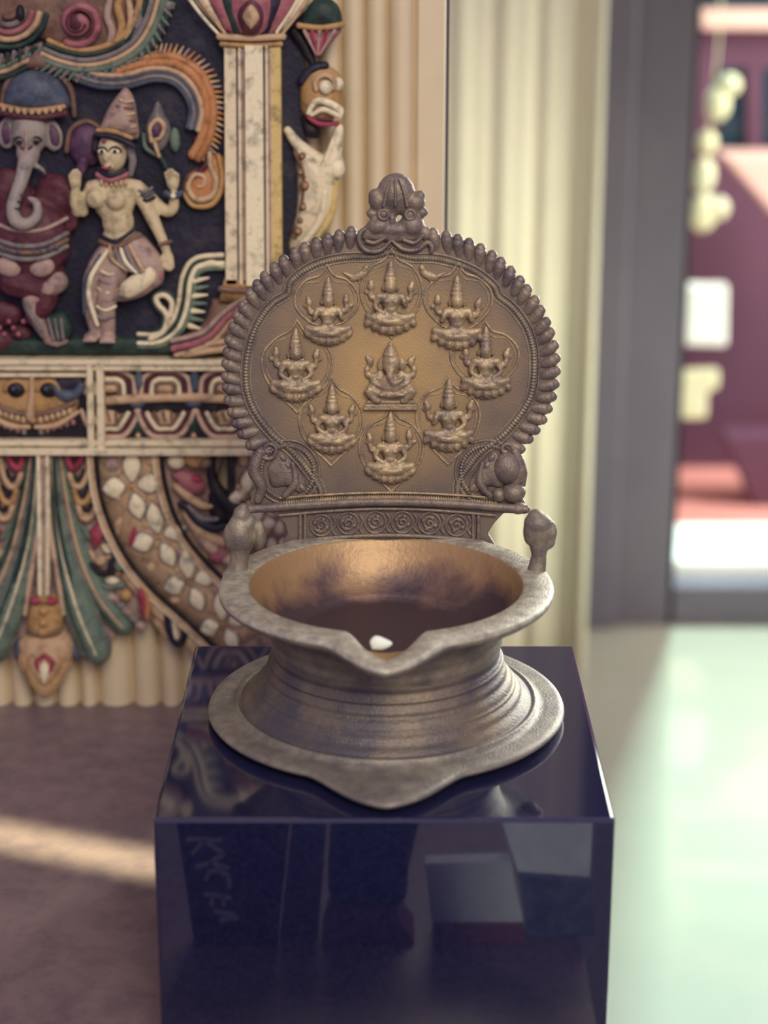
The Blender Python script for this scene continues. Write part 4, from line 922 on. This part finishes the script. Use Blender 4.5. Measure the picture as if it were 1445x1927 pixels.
# ------------------------------------------------------------------ things standing in front of the block, mirrored in its face
def mirY(px, py, d=0.11): return onY(px, py, -0.12 + d)
def mir(px, py, d=0.11):
    p = mirY(px, py, d); return Vector((p.x, -0.24 - p.y, p.z))
def standing(b, pts, d, th, m):
    n = len(pts); Vf = [mir(x, y, d) for x, y in pts]
    for v in Vf: v.z = max(v.z, ZP + 0.0008)
    V = Vf + [Vector((v.x, v.y - th, v.z)) for v in Vf]
    b.add(V, [tuple(range(n)), tuple(range(2 * n - 1, n - 1, -1))] + [(i, i + n, (i + 1) % n + n, (i + 1) % n) for i in range(n)], m)
sb = empty('shop_card', 'blue black card with pale upright lettering mirrored in the block face', 'card')
b = MB(); standing(b, [(332, 1545), (545, 1545), (522, 1779), (366, 1779)], .11, 0.012, 'inkblack'); b.build('board', sb, smooth=False)
b = MB()
def stroke(pts, wd=7):
    for p, q in zip(pts[:-1], pts[1:]):
        dx, dy = q[0] - p[0], q[1] - p[1]; L = math.hypot(dx, dy) or 1; nx, ny = -dy / L * wd / 2, dx / L * wd / 2
        ex, ey = dx / L * 2, dy / L * 2
        standing(b, [(p[0] + nx - ex, p[1] + ny - ey), (q[0] + nx + ex, q[1] + ny + ey), (q[0] - nx + ex, q[1] - ny + ey), (p[0] - nx - ex, p[1] - ny - ey)], .1085, 0.0012, 'letter')
stroke([(352, 1580), (416, 1582)]); stroke([(384, 1583), (362, 1606)]); stroke([(384, 1583), (420, 1606)])
stroke([(420, 1608), (396, 1624), (370, 1632)]); stroke([(396, 1624), (428, 1634)])
stroke([(392, 1642), (412, 1638), (430, 1650), (432, 1670)]); stroke([(392, 1642), (388, 1656)])
stroke([(386, 1684), (434, 1690)]); stroke([(400, 1687), (398, 1704)]); stroke([(420, 1688), (420, 1704)])
stroke([(404, 1716), (440, 1722)]); stroke([(416, 1732), (446, 1728)])
b.build('lettering', sb, smooth=False)
b = MB(); standing(b, [(622, 1545), (790, 1545), (768, 1640), (766, 1690), (742, 1722), (690, 1730), (640, 1715), (616, 1680), (618, 1620)], .12, 0.03, 'inkblue'); tag(b.build('blue_bag', smooth=False, bevel=0.003), 'dark blue rounded bag on the red brown stand mirrored in the block', 'bag')
b = MB(); standing(b, [(620, 1728), (740, 1722), (782, 1782), (604, 1782)], .11, 0.035, 'clay'); tag(b.build('clay_stand', smooth=False, bevel=0.002), 'low red brown stand under the dark blue bag mirrored in the block', 'stand')
b = MB(); standing(b, [(800, 1625), (960, 1620), (984, 1735), (812, 1735)], .112, 0.01, 'paper'); standing(b, [(815, 1735), (980, 1735), (990, 1782), (815, 1782)], .112, 0.02, 'clay'); tag(b.build('paper_box', smooth=False), 'grey white box beside the blue bag mirrored in the block', 'box')
b = MB(); standing(b, [(945, 1548), (1115, 1550), (1110, 1650), (975, 1640)], .12, 0.01, 'paper'); standing(b, [(975, 1640), (1110, 1650), (1120, 1785), (990, 1785)], .12, 0.01, 'blue'); tag(b.build('folded_card', smooth=False), 'pale card above blue panel rightmost in the block reflection', 'card')
b = MB(); standing(b, [(550, 1545), (615, 1545), (600, 1782), (528, 1782)], .125, 0.01, 'blue'); tag(b.build('blue_card', smooth=False), 'muted blue card between lettered card and blue bag mirrored in the block', 'card')
